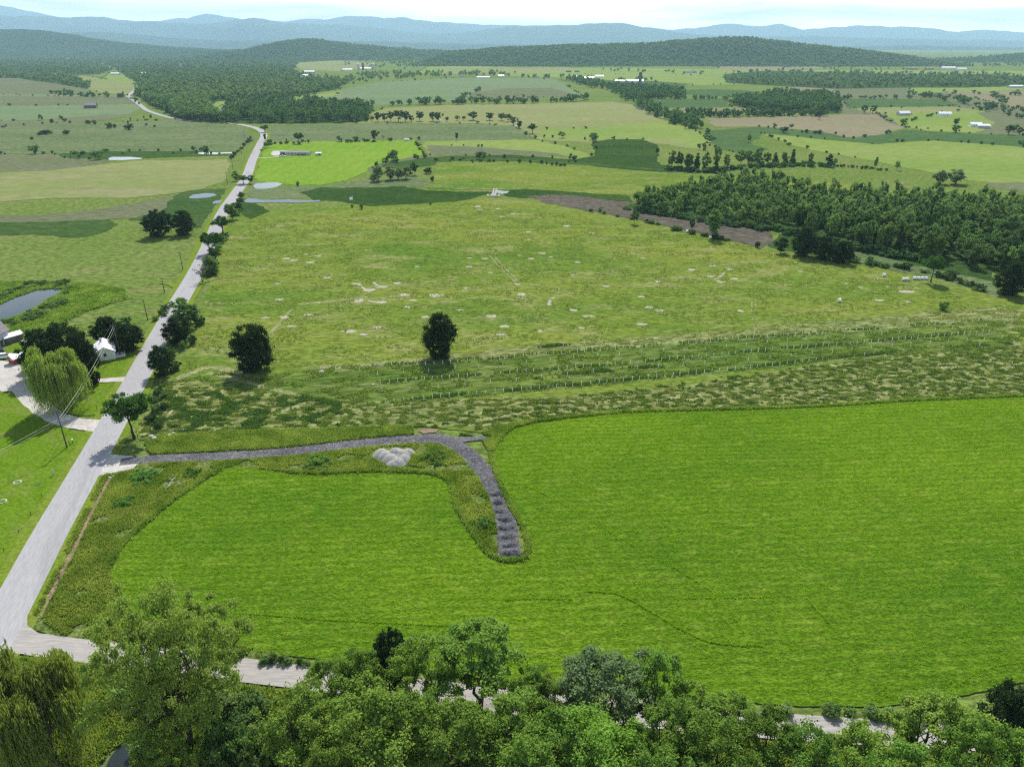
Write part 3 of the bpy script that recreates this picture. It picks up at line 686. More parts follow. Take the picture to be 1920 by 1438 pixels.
def crown_pts(r, Hh, R, cb, nc, nl, cr, shape='round', core=.35, lump=1.0):
    """clump centres and leaf positions of a crown"""
    d = unit(nc, r)
    th = np.arctan2(d[:, 1], d[:, 0]); p1, p2, p3 = r.uniform(0, 6.28, 3)
    env = 1 + lump * (.20 * np.sin(2 * th + p1 + 2 * d[:, 2]) + .14 * np.sin(4 * th + p2) + .10 * np.sin(5 * d[:, 2] + p3))
    rad = (core + (1 - core) * r.uniform(0, 1, nc) ** .5)
    cz, hz = Hh * (cb + 1) / 2, Hh * (1 - cb) / 2
    ez = np.clip(hz - cr * .5, .1, None); er = max(.2, R - cr * .7)
    Cc = np.empty((nc, 3))
    if shape == 'cone':
        q = r.uniform(0, 1, nc) ** 1.5
        rr = er * (1 - q) ** .8 * r.uniform(.35, 1, nc)
        Cc[:, 0] = np.cos(th) * rr; Cc[:, 1] = np.sin(th) * rr; Cc[:, 2] = Hh * cb + q * (Hh * (1 - cb) - cr * .4)
    else:
        zf = d[:, 2]
        if shape == 'flat': zf = np.where(zf < 0, zf * .55, zf)
        wf = np.where(zf > 0, 1.0, 1 - .25 * zf * zf)
        Cc[:, 0] = d[:, 0] * er * rad * env * wf; Cc[:, 1] = d[:, 1] * er * rad * env * wf
        Cc[:, 2] = cz + zf * ez * rad
    sc_ = r.uniform(.55, 1.25, nc) * cr
    idx = r.integers(0, nc, nl)
    o = unit(nl, r); rr = np.minimum(np.abs(r.normal(0, .42, nl)) + .30, 1.15 + .35 * r.random(nl) ** 4)
    st_ = r.uniform(.6, 1.45, (nc, 3)) * np.array([1, 1, .72])       # clumps are drawn out this way and that
    P = Cc[idx] + o * (sc_[idx] * rr)[:, None] * st_[idx]
    return Cc, P, o

def crown_mesh(name, mat, seed, Hh, R, cb, nc, nl, ls, cr, shape='round', core=.35, lump=1.0):
    r = np.random.default_rng(seed)
    Cc, P, o = crown_pts(r, Hh, R, cb, nc, nl, cr, shape, core, lump)
    P[:, 2] = np.maximum(P[:, 2], ls)
    V = quads(P, ls, r, o)
    return np_mesh(name, V, np.arange(len(V)), 4, mat), Cc

def trunk_mesh(name, mat, seed, Hh, R, cb, Cc, tr, limbs=10, multi=1, sides=6, lean=0.0):
    r = np.random.default_rng(seed + 500); mb = MB()
    order = r.permutation(len(Cc))
    for s in range(multi):
        a = r.uniform(0, 6.28); off = Vector((math.cos(a), math.sin(a), 0)) * (tr * 1.2 if multi > 1 else 0)
        top = Vector((r.normal() * R * .12 + off.x * 4, r.normal() * R * .12 + off.y * 4, Hh * (cb + (1 - cb) * .62)))
        f = top - off; n = 6; pts = []
        for k in range(n + 1):
            t = k / n
            pts.append(off + f * t + Vector((r.normal(), r.normal(), 0)) * R * .03 * (0 if k == 0 else 1) + Vector((off.x, off.y, 0)) * 2 * t * (1 - t))
        rad = [tr * (1.35 if k == 0 else 1) * (1 - .82 * k / n) for k in range(n + 1)]
        mb.tube(pts, rad, sides)
        for j in range(limbs // multi):
            c = Vector(Cc[order[(s * 37 + j) % len(order)]])
            t = min(.92, max(.28, (c.z / top.z) * .62)); k = t * n; i = int(k); base = pts[i].lerp(pts[min(i + 1, n)], k - i)
            mid = base.lerp(c, .5) + Vector((0, 0, -.06 * (c - base).length)) + Vector((r.normal(), r.normal(), r.normal())) * .15
            rr = tr * (1 - .8 * t) * .62
            mb.tube([base, mid, c], [rr, rr * .6, rr * .15], max(4, sides - 2), cap=False)
            if sides > 5:
                for q in range(2):
                    c2 = Vector(Cc[order[(s * 37 + j * 3 + q * 11 + 5) % len(order)]])
                    if (c2 - mid).length < R * .9: mb.tube([mid, mid.lerp(c2, .5) + Vector((0, 0, .1)), c2], [rr * .5, rr * .3, .02], 4, cap=False)
    return mb.mesh(name, mat, smooth=True)

def willow_mesh(name, mat, seed, Hh, R, ns=900, per=26, ls=.16):
    r = np.random.default_rng(seed); allP = []; nbs = []
    nt_ = 20; tops = unit(nt_, r); tops[:, 2] = np.abs(tops[:, 2]) * .9 + .1
    tops = tops * np.array([R * .72, R * .72, Hh * .36]) * r.uniform(.55, 1.15, (nt_, 1)) + np.array([0, 0, Hh * .58])
    for k in range(ns):
        c = tops[r.integers(0, nt_)] + r.normal(size=3) * np.array([R * .10, R * .10, Hh * .03])
        out = np.array([c[0], c[1], 0]); out /= (np.linalg.norm(out) + .1)
        ln = (c[2]) * r.uniform(.25, .95); t = np.linspace(0, 1, per) ** 1.0
        reach = R * r.uniform(.05, .20)
        P = c[None, :] + out[None, :] * (reach * (1 - (1 - t) ** 3))[:, None]
        P[:, 2] = c[2] + .5 * np.sin(t * 3.1) * (1 - t) - ln * t ** 1.6
        P += r.normal(size=P.shape) * .10
        P[:, 2] = np.maximum(P[:, 2], .4)
        allP.append(P); nbs.append(np.repeat(out[None, :], per, 0))
    P = np.concatenate(allP); nb = np.concatenate(nbs); n = len(P)
    a = np.cross(unit(n, r) * 1.2 + nb * .6, np.array([0, 0, 1.0])); a /= np.linalg.norm(a, axis=1, keepdims=True) + 1e-9
    dn = np.array([0, 0, -1.0]) + unit(n, r) * .35
    s = (ls * r.uniform(.6, 1.4, n))[:, None]
    V = np.stack([P - dn * s * 2.0, P + a * s * .55, P + dn * s * 2.4, P - a * s * .55], axis=1).reshape(-1, 3)
    # bushy top
    q = tops[r.integers(0, nt_, 5000)] + unit(5000, r) * (R * .2) * r.uniform(.2, 1, (5000, 1))
    V = np.concatenate([V, quads(q, ls * 1.2, r, None, asp=.5)])
    return np_mesh(name, V, np.arange(len(V)), 4, mat), tops

PROTO = {}
def proto(kind, var):
    """meshes (crown, trunk) and size of one kind of tree"""
    key = (kind, var)
    if key in PROTO: return PROTO[key]
    s = sum(ord(c) for c in kind) * 7 + var * 101
    r = np.random.default_rng(s); j = lambda a, b: float(r.uniform(a, b))
    if kind == 'near':       # loose roadside trees below the drone
        Hh, R = 14.0, 5.4; cb = j(.22, .34)
        cm, Cc = crown_mesh("crown", M['leaf'], s, Hh, R, cb, 64, 27000, .135, 1.02, 'round', .45)
        tm = trunk_mesh("trunk", M['barkdark'], s, Hh, R, cb, Cc, .22, 16, multi=2, sides=7)
    elif kind == 'nearlight':
        Hh, R = 14.0, 5.4; cb = j(.2, .3)
        cm, Cc = crown_mesh("crown", M['leaf_light'], s, Hh, R, cb, 80, 30000, .13, 1.2, 'round', .3)
        tm = trunk_mesh("trunk", M['barkdark'], s, Hh, R, cb, Cc, .22, 16, multi=2, sides=7)
    elif kind == 'maple':    # big open tree
        Hh, R = 20.0, 11.0; cb = .12
        cm, Cc = crown_mesh("crown", M['leaf_maple'], s, Hh, R, cb, 290, 78000, .13, 1.15, 'round', .25, .7)
        tm = trunk_mesh("trunk", M['barkdark'], s, Hh, R, cb, Cc, .34, 60, multi=4, sides=7)
    elif kind == 'silver':
        Hh, R = 13.0, 5.5; cb = .15
        cm, Cc = crown_mesh("crown", M['leaf_silver'], s, Hh, R, cb, 90, 28000, .13, 1.0, 'round', .3)
        tm = trunk_mesh("trunk", M['bark'], s, Hh, R, cb, Cc, .2, 16, multi=2, sides=6)
    elif kind == 'willow':
        Hh, R = 14.0, 7.0
        cm, Cc = willow_mesh("crown", M['leaf_willow'], s, Hh, R, 1500, 26, .13)
        tm = trunk_mesh("trunk", M['bark'], s, Hh, R, .3, Cc, .45, 14, multi=2, sides=7)
    elif kind == 'dark':     # dense dark field tree
        Hh, R = 13.0, 6.5; cb = j(-.06, .0)
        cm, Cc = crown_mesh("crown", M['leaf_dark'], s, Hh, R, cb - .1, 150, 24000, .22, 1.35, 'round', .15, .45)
        tm = trunk_mesh("trunk", M['barkdark'], s, Hh, R, .2, Cc, .35, 10, sides=6)
    elif kind == 'open':     # round tree with its trunk and limbs in view
        Hh, R = 12.0, 5.5; cb = j(.26, .34)
        cm, Cc = crown_mesh("crown", M['leaf_open'], s, Hh, R, cb, 64, 13000, .20, 1.25, 'flat', .3)
        tm = trunk_mesh("trunk", M['barkdark'], s, Hh, R, cb, Cc, .30, 18, multi=1 + var % 2, sides=6)
    elif kind in ('mid', 'middark', 'midpale', 'conifer', 'tall'):
        mt = {'mid': 'leaf_mid', 'middark': 'leaf_dark2', 'midpale': 'leaf_pale', 'conifer': 'leaf_dark2', 'tall': 'leaf_mid'}[kind]
        Hh, R = 13.0, {'tall': 3.0, 'conifer': 3.0}.get(kind, 4.6); cb = j(.08, .2)
        cm, Cc = crown_mesh("crown", M[mt], s, Hh, R, cb, {'conifer': 50}.get(kind, 34), 3600, .36, {'conifer': .9, 'tall': 1.1}.get(kind, 1.35), {'conifer': 'cone'}.get(kind, 'round'), .3)
        tm = trunk_mesh("trunk", M['bark'], s, Hh, R, cb, Cc, .2, 6, sides=5)
    elif kind == 'silvermid':
        Hh, R = 12.0, 5.0; cb = .04
        cm, Cc = crown_mesh("crown", M['leaf_silver'], s, Hh, R, cb, 42, 5000, .33, 1.3, 'round', .3)
        tm = trunk_mesh("trunk", M['bark'], s, Hh, R, .1, Cc, .25, 8, multi=2, sides=5)
    elif kind == 'bare':
        Hh, R = 9.0, 3.6; cb = .25
        cm, Cc = crown_mesh("crown", M['leaf_dry'], s, Hh, R, cb, 30, 700, .16, .9, 'flat', .3)
        tm = trunk_mesh("trunk", M['bark'], s, Hh, R, cb, Cc, .16, 24, multi=2, sides=6)
    elif kind == 'small':    # lone far trees
        Hh, R = 12.0, 5.0; cb = j(.12, .25)
        cm, Cc = crown_mesh("crown", M['leaf_dark2'], s, Hh, R, cb, 26, 1500, .50, 1.4, 'round', .3)
        tm = trunk_mesh("trunk", M['barkdark'], s, Hh, R, cb, Cc, .28, 6, sides=5)
    elif kind == 'shrub':
        Hh, R = 3.0, 2.2
        cm, Cc = crown_mesh("foliage", M['leaf_mid'], s, Hh, R, -.1, 26, 3000, .13, .6, 'round', .2)
        tm = trunk_mesh("stem", M['bark'], s, Hh, R, .0, Cc, .06, 10, multi=3, sides=4)
    elif kind == 'shrubdark':
        Hh, R = 4.0, 3.0
        cm, Cc = crown_mesh("foliage", M['leaf_dark2'], s, Hh, R, -.1, 30, 4500, .15, .75, 'round', .2)
        tm = trunk_mesh("stem", M['bark'], s, Hh, R, .0, Cc, .08, 10, multi=3, sides=4)
    elif kind == 'weed':
        Hh, R = 1.5, 3.4
        cm, Cc = crown_mesh("foliage", M['weed'], s, Hh, R, -.3, 60, 6000, .11, .5, 'round', .3)
        tm = None
    PROTO[key] = (cm, tm, Hh, R); return PROTO[key]

M['leaf_maple'] = leaf_mat("maple_leaves", (.165, .240, .050), (.240, .320, .080), trans=.45)
M['leaf_open'] = leaf_mat("field_tree_leaves", (.045, .110, .020), (.075, .155, .030), trans=.30)
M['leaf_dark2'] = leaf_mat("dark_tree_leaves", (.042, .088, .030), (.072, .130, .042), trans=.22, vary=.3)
M['leaf_pale'] = leaf_mat("pale_tree_leaves", (.105, .170, .060), (.150, .215, .085), trans=.34, vary=.3)
M['leaf_dry'] = leaf_mat("sparse_leaves", (.110, .120, .080), (.150, .150, .105), trans=.2)

NVAR = {'near': 5, 'nearlight': 2, 'dark': 3, 'open': 4, 'mid': 5, 'middark': 3, 'midpale': 3, 'conifer': 2, 'tall': 2, 'silvermid': 3, 'small': 4, 'shrub': 3, 'shrubdark': 3, 'weed': 2}
cnt = {}
def plant(x, y, h, w, kind, label, group=None, name=None, cat=None, z=0.12, parts=True):
    """a tree or shrub of height h and width w (metres) with its foot at (x, y)"""
    v = cnt.get(kind, 0); cnt[kind] = v + 1
    cm, tm, Hh, R = proto(kind, v % NVAR.get(kind, 1))
    shr = kind in ('shrub', 'shrubdark', 'weed')
    name = name or {'shrub': 'shrub', 'shrubdark': 'shrub', 'weed': 'weed_patch', 'willow': 'willow_tree', 'conifer': 'conifer_tree', 'bare': 'bare_tree'}.get(kind, 'tree')
    cat = cat or {'weed': 'weeds'}.get(kind, 'shrub' if shr else 'tree')
    rz = random.uniform(0, 6.28); sx = w / 2 / R; sz = h / Hh
    if tm is not None and parts:
        e = bpy.data.objects.new(name, None); e.empty_display_size = .3
        link(e); e.location = (x, y, z); e.rotation_euler = (0, 0, rz); e.scale = (sx, sx, sz)
        link(bpy.data.objects.new(cm.name.split('.')[0], cm), e); link(bpy.data.objects.new(tm.name.split('.')[0], tm), e)
    else:
        e = bpy.data.objects.new(name, cm); link(e)
        e.location = (x, y, z); e.rotation_euler = (0, 0, rz); e.scale = (sx, sx, sz)
    return tag(e, label, cat, group)

def plant_px(xb, yb, yt, wpx, kind, label, group=None, z=0.12, **k):
    X, Y = G(xb, yb); return plant(X, Y, .94 * height_to(X, Y, yt), .95 * wpx * (.9 if kind == 'near' else 1.22 if 'white house' in (group or '') and kind == 'dark' else 1) / ppm(X, Y), kind, label, group, z=z, **k)

# ---- foreground trees along the side road
NEAR = [
 (312, 1400, 1080, 300, 'maple', 'tall open-crowned green tree with dark limbs showing, beside the road corner', None),
 (62, 1440, 1208, 190, 'willow', 'weeping willow with drooping yellow-green strands in the bottom corner below the road junction', None),
 (312, 1492, 1378, 130, 'near', 'low bushy green tree top at the foot of the big open tree', None),
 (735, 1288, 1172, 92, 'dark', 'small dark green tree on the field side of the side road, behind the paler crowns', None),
 (628, 1345, 1226, 125, 'near', 'first tree after the bare stretch of side road, its crown against the mown field', 0),
 (692, 1352, 1206, 130, 'near', 'green tree in front of the small dark one, crown over the road', 0),
 (800, 1348, 1182, 140, 'near', 'tree just left of the tall forked one whose crown reaches into the mown field', 0),
 (897, 1322, 1168, 215, 'near', 'tall forked tree with its trunk standing in the gap where the road shows', 0),
 (990, 1368, 1248, 120, 'near', 'green tree between the forked tree and the silvery one', 0),
 (1045, 1392, 1275, 150, 'near', 'rounded green tree left below the silvery tree', 0),
 (1140, 1378, 1212, 215, 'silver', 'large tree with grey silvery leaves standing out among the green crowns', None),
 (1240, 1385, 1226, 150, 'near', 'green tree right behind the silvery tree', 0),
 (1302, 1405, 1282, 125, 'near', 'low green crown beside the road right of the silvery tree', 0),
 (1372, 1408, 1298, 118, 'near', 'last green tree before the second open stretch of side road', 0),
 (560, 1470, 1290, 190, 'near', 'broad crown at the left end of the dense foreground row', 0),
 (622, 1440, 1300, 150, 'near', 'crown wedged between the left end tree and the trunks in shade', 0),
 (700, 1482, 1268, 220, 'near', 'broad tree above the cluster of dark shaded trunks', 0),
 (800, 1470, 1300, 160, 'near', 'tree right of the dark shaded trunks', 0),
 (865, 1500, 1318, 200, 'near', 'wide crown directly below the road gap with the forked trunk', 0),
 (965, 1482, 1296, 190, 'near', 'crown below the road between forked tree and silvery tree', 0),
 (1060, 1520, 1330, 190, 'near', 'crown at the bottom edge left of the light green one', 0),
 (1135, 1535, 1345, 200, 'nearlight', 'light green rounded crown at the bottom edge under the silvery tree', None),
 (1252, 1505, 1306, 180, 'near', 'broad crown right of the light green one', 0),
 (1335, 1530, 1338, 170, 'near', 'rounded crown at the bottom edge below the low roadside crown', 0),
 (1440, 1500, 1334, 165, 'near', 'crown just below the left end of the open stretch of road', 0),
 (1515, 1560, 1366, 170, 'near', 'low crown below the open stretch of road', 0),
 (1605, 1545, 1352, 170, 'near', 'crown below the right end of the open stretch of road', 0),
 (1742, 1480, 1302, 210, 'near', 'large dark-shaded crown rising above the road at the right', 0),
 (1835, 1560, 1335, 170, 'near', 'crown between the large right-hand tree and the picture edge', 0),
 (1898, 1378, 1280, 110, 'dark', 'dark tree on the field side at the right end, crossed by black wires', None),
 (1905, 1580, 1360, 180, 'near', 'crown filling the bottom right corner', 0),
 (1690, 1590, 1382, 170, 'near', 'low crown under the large right-hand tree', 0),
 (640, 1590, 1384, 170, 'near', 'low crown at the bottom edge under the left end of the row', 0),
 (985, 1600, 1388, 180, 'near', 'low crown at the bottom edge below the middle of the row', 0),
 (1240, 1610, 1396, 190, 'near', 'low crown at the bottom edge right of the light green one', 0),
]
for (xb, yb, yt, w, kd, lab, g) in NEAR:
    X, Y = G(xb, yb); h = height_to(X, Y, yt) * .94
    X = (xb - 960) / F * (Y * CP - (.55 * h - H) * SP)      # the crown, not the foot, stands on that column
    plant(X, Y, h, w * (.88 if kd == 'near' else .95) / ppm(X, Y), kd, lab, 'trees along the near side of the side road' if g == 0 else None)

# ---- left side, farm and road
SIDE = [
 (118, 765, 640, 108, 'willow', 'weeping willow with a pale green dome beside the farm drive', None),
 (88, 705, 610, 70, 'dark', 'dark tree behind the weeping willow, nearest the yard', 'dark trees round the white house'),
 (130, 700, 598, 80, 'dark', 'dark tree directly behind the top of the weeping willow', 'dark trees round the white house'),
 (166, 722, 612, 58, 'dark', 'dark tree between the willow and the white house', 'dark trees round the white house'),
 (204, 642, 591, 55, 'dark', 'dark tree behind the white house roof', 'dark trees round the white house'),
 (243, 655, 605, 58, 'dark', 'dark tree on the road side of the white house', 'dark trees round the white house'),
 (68, 690, 640, 34, 'dark', 'small dark tree where the yard loop meets the willow', 'dark trees round the white house'),
 (252, 822, 731, 96, 'open', 'lone leafy tree with bare leaning trunk at the road edge, shading the road', None),
 (336, 642, 590, 62, 'dark', 'dark bushy tree on the field side of the road, opposite the white house', 'dark trees on the field side of the road'),
 (352, 614, 566, 56, 'middark', 'dark tree behind the bushy one opposite the white house', 'dark trees on the field side of the road'),
 (345, 590, 556, 40, 'mid', 'green tree at the far end of the thicket opposite the white house', 'dark trees on the field side of the road'),
 (305, 704, 643, 50, 'dark', 'dark rounded tree at the road edge left of the first shaded field tree', None),
 (480, 694, 598, 96, 'dark', 'lone broad dark tree in the meadow, nearer the road', 'lone dark trees in the meadow'),
 (826, 670, 580, 76, 'dark', 'lone upright dark tree in the meadow, above the tube rows', 'lone dark trees in the meadow'),
 (299, 443, 389, 60, 'dark', 'left one of the two dark trees in the pasture across the road', 'pair of dark trees in the pasture'),
 (346, 440, 389, 50, 'dark', 'right one of the two dark trees in the pasture across the road', 'pair of dark trees in the pasture'),
 (394, 476, 432, 36, 'open', 'roadside tree leaning over the asphalt, nearer of the two forked ones', None),
 (406, 473, 433, 30, 'open', 'second forked roadside tree just behind the leaning one', None),
 (418, 438, 402, 40, 'open', 'broad roadside tree hiding the asphalt beyond the forked pair', None),
 (437, 413, 378, 32, 'mid', 'grey-green roadside tree beside the dark sedge patch', None),
 (446, 396, 376, 22, 'middark', 'small dark roadside tree at the stream crossing', None),
 (380, 530, 493, 34, 'bare', 'thin bare-looking tree with sparse leaves at the road edge', None),
 (397, 512, 477, 30, 'mid', 'green tree beside the thin bare-looking one', None),
 (402, 492, 462, 26, 'middark', 'dark tree in the roadside row beyond the bare-looking one', None),
 (457, 346, 328, 30, 'open', 'tree leaning over the far stretch of road by the white pond', None),
 (471, 345, 326, 13, 'mid', 'slim tree between the road and the white pond', None),
 (443, 340, 320, 16, 'mid', 'small tree on the left edge of the far road', None),
 (363, 284, 273, 10, 'small', 'small round dark tree by the narrow pools in the left pasture', None),
 (497, 249, 233, 18, 'open', 'tree at the bend of the far road', None),
 (498, 265, 248, 7, 'small', 'slim tree at the bend of the far road', None),
 (562, 270, 247, 24, 'open', 'oak-like tree with open underside behind the long low house', None),
 (579, 270, 261, 7, 'small', 'small dark tree right of the oak-like one', None),
 (538, 270, 259, 4, 'small', 'tiny narrow tree left of the oak-like one', None),
 (703, 265, 241, 18, 'small', 'dense dark oval tree on the far field edge', None),
 (719, 265, 250, 8, 'bare', 'thin bare tree beside the dense oval one', None),
 (856, 263, 246, 8, 'small', 'lone small lollipop tree in the pale meadow', None),
 (998, 251, 230, 20, 'open', 'lone tree at the end of the dark row across the pale field', None),
 (559, 350, 338, 8, 'shrub', 'little bush at the corner of the bright pasture', None),
 (700, 342, 326, 18, 'silvermid', 'low grey bush at the left end of the silvery thicket', 'silvery willows by the marsh'),
 (708, 340, 308, 32, 'silvermid', 'tall silvery willow, leftmost of the thicket by the marsh', 'silvery willows by the marsh'),
 (732, 338, 309, 28, 'silvermid', 'second silvery willow of the thicket by the marsh', 'silvery willows by the marsh'),
 (748, 337, 312, 26, 'silvermid', 'third silvery willow of the thicket by the marsh', 'silvery willows by the marsh'),
 (762, 336, 310, 26, 'silvermid', 'fourth silvery willow of the thicket by the marsh', 'silvery willows by the marsh'),
 (777, 329, 303, 18, 'middark', 'darker tree at the right end of the silvery thicket', None),
 (803, 326, 313, 20, 'shrubdark', 'dark bush right of the silvery thicket', None),
 (811, 340, 330, 10, 'shrubdark', 'small dark bush below the one right of the silvery thicket', None),
 (678, 393, 382, 9, 'shrub', 'grey bush at the lower edge of the sedge marsh', None),
 (660, 390, 383, 6, 'shrubdark', 'tiny bush left of the grey one at the sedge edge', None),
 (807, 385, 380, 5, 'shrubdark', 'tiny bush at the right tip of the sedge marsh', None),
 (1189, 421, 391, 20, 'midpale', 'lone pale upright tree at the edge of the brown reeds', None),
 (1336, 447, 384, 32, 'tall', 'tall green tree standing in the brown reeds', None),
 (1297, 433, 407, 12, 'middark', 'small dark tree left of the tall one in the reeds', None),
 (1419, 465, 452, 14, 'shrubdark', 'round dark bush at the tip of the brown reeds', None),
 (1463, 475, 444, 32, 'middark', 'dark tree at the left foot of the black-green clump', None),
 (1503, 480, 420, 50, 'dark', 'tall dark tree of the black-green clump in front of the wood', 'black-green clump before the wood'),
 (1540, 486, 440, 50, 'dark', 'dark middle tree of the black-green clump', 'black-green clump before the wood'),
 (1575, 492, 448, 52, 'dark', 'rounded right-hand tree of the black-green clump', 'black-green clump before the wood'),
 (1628, 497, 477, 20, 'shrub', 'rounded bush right of the black-green clump', None),
 (1745, 530, 474, 44, 'open', 'lone tree with a bare trunk in front of the marsh at the right', None),
 (1784, 520, 505, 24, 'shrubdark', 'dark bush right behind the lone bare-trunked tree', None),
 (1890, 552, 486, 66, 'dark', 'dark rounded tree at the right edge of the meadow', None),
 (1768, 582, 562, 22, 'shrub', 'dry little bush in the meadow below the lone bare-trunked tree', None),
 (1232, 292, 275, 10, 'small', 'single small tree at the corner of the dark sedge', None),
 (1535, 225, 205, 14, 'small', 'dark tree at the edge of the tan field', None),
 (1620, 214, 195, 14, 'small', 'left one of two dark trees before the dark crop rows', None),
 (1636, 213, 194, 16, 'small', 'right one of two dark trees before the dark crop rows', None),
 (1791, 238, 220, 13, 'small', 'lone dark tree left of the two white-roofed barns', None),
 (1890, 253, 233, 22, 'small', 'dark tree right of the two white-roofed barns', None),
 (1911, 253, 237, 16, 'small', 'smaller dark tree at the right of the two white-roofed barns', None),
 (1790, 346, 314, 46, 'silvermid', 'large grey-green bush-like tree at the right of the wood', 'grey willows right of the wood'),
 (1760, 346, 316, 30, 'silvermid', 'left grey-green tree of the group right of the wood', 'grey willows right of the wood'),
 (1681, 320, 300, 12, 'mid', 'slim tree leaning at the field edge behind the wood', None),
 (1641, 316, 291, 9, 'mid', 'slim tree at the right end of the far shrub line', None),
 (1470, 250, 236, 22, 'small', 'dark round tree in the crop band', None),
 (1404, 268, 250, 10, 'mid', 'thin tree over the crop band', None),
]
for (xb, yb, yt, w, kd, lab, g) in SIDE:
    plant_px(xb, yb, yt, w, kd, lab, g)

ORD = ['first', 'second', 'third', 'fourth', 'fifth', 'sixth', 'seventh', 'eighth', 'ninth', 'tenth', 'eleventh', 'twelfth', 'thirteenth', 'fourteenth', 'fifteenth', 'sixteenth', 'seventeenth', 'eighteenth', 'nineteenth', 'twentieth', 'twenty-first', 'twenty-second', 'twenty-third', 'twenty-fourth']
ROW1 = [(688,229,217,10),(698,229,217,9),(709,229,208,18),(722,229,209,14),(733,229,207,16),(747,229,204,26),(760,229,206,22),(772,229,214,14),(788,228,207,20),(812,228,208,20),(822,229,208,18),(838,228,218,10),(857,227,216,12),(870,227,217,8),(887,226,207,24),(917,226,208,20),(940,227,211,18),(952,229,212,18),(963,236,217,16),(973,241,223,14)]
for i, (xb, yb, yt, w) in enumerate(ROW1):
    plant_px(xb, yb, yt, w, 'small', ORD[i] + ' tree from the left in the dark row along the pale field', 'dark tree row along the pale field')
ROW2 = [(1258,316,278,18,'mid'),(1272,318,282,20,'middark'),(1290,320,283,22,'middark'),(1306,319,284,18,'conifer'),(1322,320,282,20,'mid'),(1341,324,293,16,'conifer'),(1343,316,270,18,'mid'),(1362,318,285,16,'mid'),(1388,311,279,24,'mid'),(1405,311,278,26,'mid'),(1420,311,276,22,'mid'),(1437,310,284,18,'mid'),(1452,310,284,16,'conifer'),(1470,309,282,16,'mid'),(1485,309,277,16,'conifer'),(1518,310,284,12,'mid'),(1553,312,288,16,'middark'),(1565,310,296,10,'mid')]
for i, (xb, yb, yt, w, kd) in enumerate(ROW2):
    plant_px(xb, yb, yt, w, kd, ORD[i] + ' tree from the left in the broken tree line behind the wood', 'tree line behind the wood')

# ---- the wood on the right: front trees one by one, the rest as one mass
def inside(x, y, poly):
    c = False; n = len(poly); j = n - 1
    for i in range(n):
        xi, yi = poly[i]; xj, yj = poly[j]
        if (yi > y) != (yj > y) and x < (xj - xi) * (y - yi) / (yj - yi) + xi: c = not c
        j = i
    return c

def edge_dist(x, y, poly):
    b = 1e9
    for i in range(len(poly)):
        x0, y0 = poly[i]; x1, y1 = poly[(i + 1) % len(poly)]
        dx, dy = x1 - x0, y1 - y0; t = max(0, min(1, ((x - x0) * dx + (y - y0) * dy) / (dx * dx + dy * dy + 1e-9)))
        b = min(b, math.hypot(x - x0 - t * dx, y - y0 - t * dy))
    return b

def scatter(poly, sp, r, px=True):
    """jittered grid of ground points inside a photograph outline"""
    P = [G(*p) for p in poly] if px else poly
    xs = [p[0] for p in P]; ys = [p[1] for p in P]; out = []
    y = min(ys)
    while y < max(ys):
        x = min(xs)
        while x < max(xs):
            X, Y = x + r.uniform(-.45, .45) * sp, y + r.uniform(-.45, .45) * sp
            if inside(X, Y, P): out.append((X, Y))
            x += sp
        y += sp
    return out

wr = np.random.default_rng(5)
wood = scatter(WOOD, 7.6, wr)
fr = []
for (X, Y) in wood:
    x, y = proj(X, Y, 0)
    if -60 < x < 1990: fr.append((y, x, X, Y))
fr.sort(reverse=True)
LEAFMASS = []      # trees merged into masses: (key, X, Y, z, h, w, kind)
NW = 150
kinds = ['mid', 'mid', 'midpale', 'middark', 'mid', 'tall', 'conifer', 'midpale']
KL = {'mid': 'mid green', 'midpale': 'pale green', 'middark': 'dark green', 'tall': 'slender green', 'conifer': 'dark pointed'}
for i, (y, x, X, Y) in enumerate(fr):
    kd = kinds[wr.integers(0, len(kinds))]
    h = wr.uniform(8.5, 14.5); w = wr.uniform(6.5, 10)
    if x < 1330: h *= .85
    if kd in ('tall', 'conifer'): w *= .6
    if i < NW:
        part = ('behind the brown reeds' if x < 1460 else 'behind the black-green clump' if x < 1620 else 'behind the lone bare-trunked tree' if x < 1780 else 'near the right picture edge')
        plant(X, Y, h, w, kd, KL[kd] + ' tree on the wood front ' + part, 'front trees of the wood ' + part)
    else:
        LEAFMASS.append(('wood', X, Y, 0, h, w, kd))

# shrub belts
def shrubs(pts, n, h, w, spread, label, group, kinds=('shrub', 'shrubdark')):
    L_ = smooth_line([G(*p) for p in pts], 10)
    for k in range(n):
        p = L_[int(random.random() * (len(L_) - 1))]
        hh = random.uniform(*h)
        plant(p.x + random.uniform(-1, 1) * spread, p.y + random.uniform(-1, 1) * spread, hh, random.uniform(*w), random.choice(kinds), label, group)
shrubs([(392,520),(398,500),(408,480),(418,460),(428,436)], 16, (2.5, 5), (4, 7), 2, 'bush in the roadside row between the bare-looking and the forked trees', 'bushes in the roadside row')
shrubs([(444,405),(446,392),(455,372)], 7, (2.5, 4.5), (3.5, 6), 2, 'bush on the roadside at the stream crossing', 'bushes at the stream crossing')
shrubs([(330,668),(350,645),(372,600),(380,575)], 10, (2, 4), (3, 5), 3, 'bush on the field side of the road, opposite the white house', 'bushes opposite the white house')
shrubs([(318,700),(335,690),(322,672)], 4, (2, 3.5), (3, 4.5), 2, 'bush beside the dark rounded tree at the road edge', 'bushes by the dark rounded tree')
shrubs([(285,790),(300,752),(312,735),(295,810)], 9, (1.5, 2.8), (2.5, 4), 1.5, 'low bush behind the lone leafy roadside tree', 'bushes behind the roadside tree')
shrubs([(1380,455),(1330,445),(1270,432),(1220,420),(1150,405),(1110,396)], 24, (1.2, 2.6), (3, 6), 2, 'low bush on the meadow edge along the brown reeds', 'bushes along the reeds')
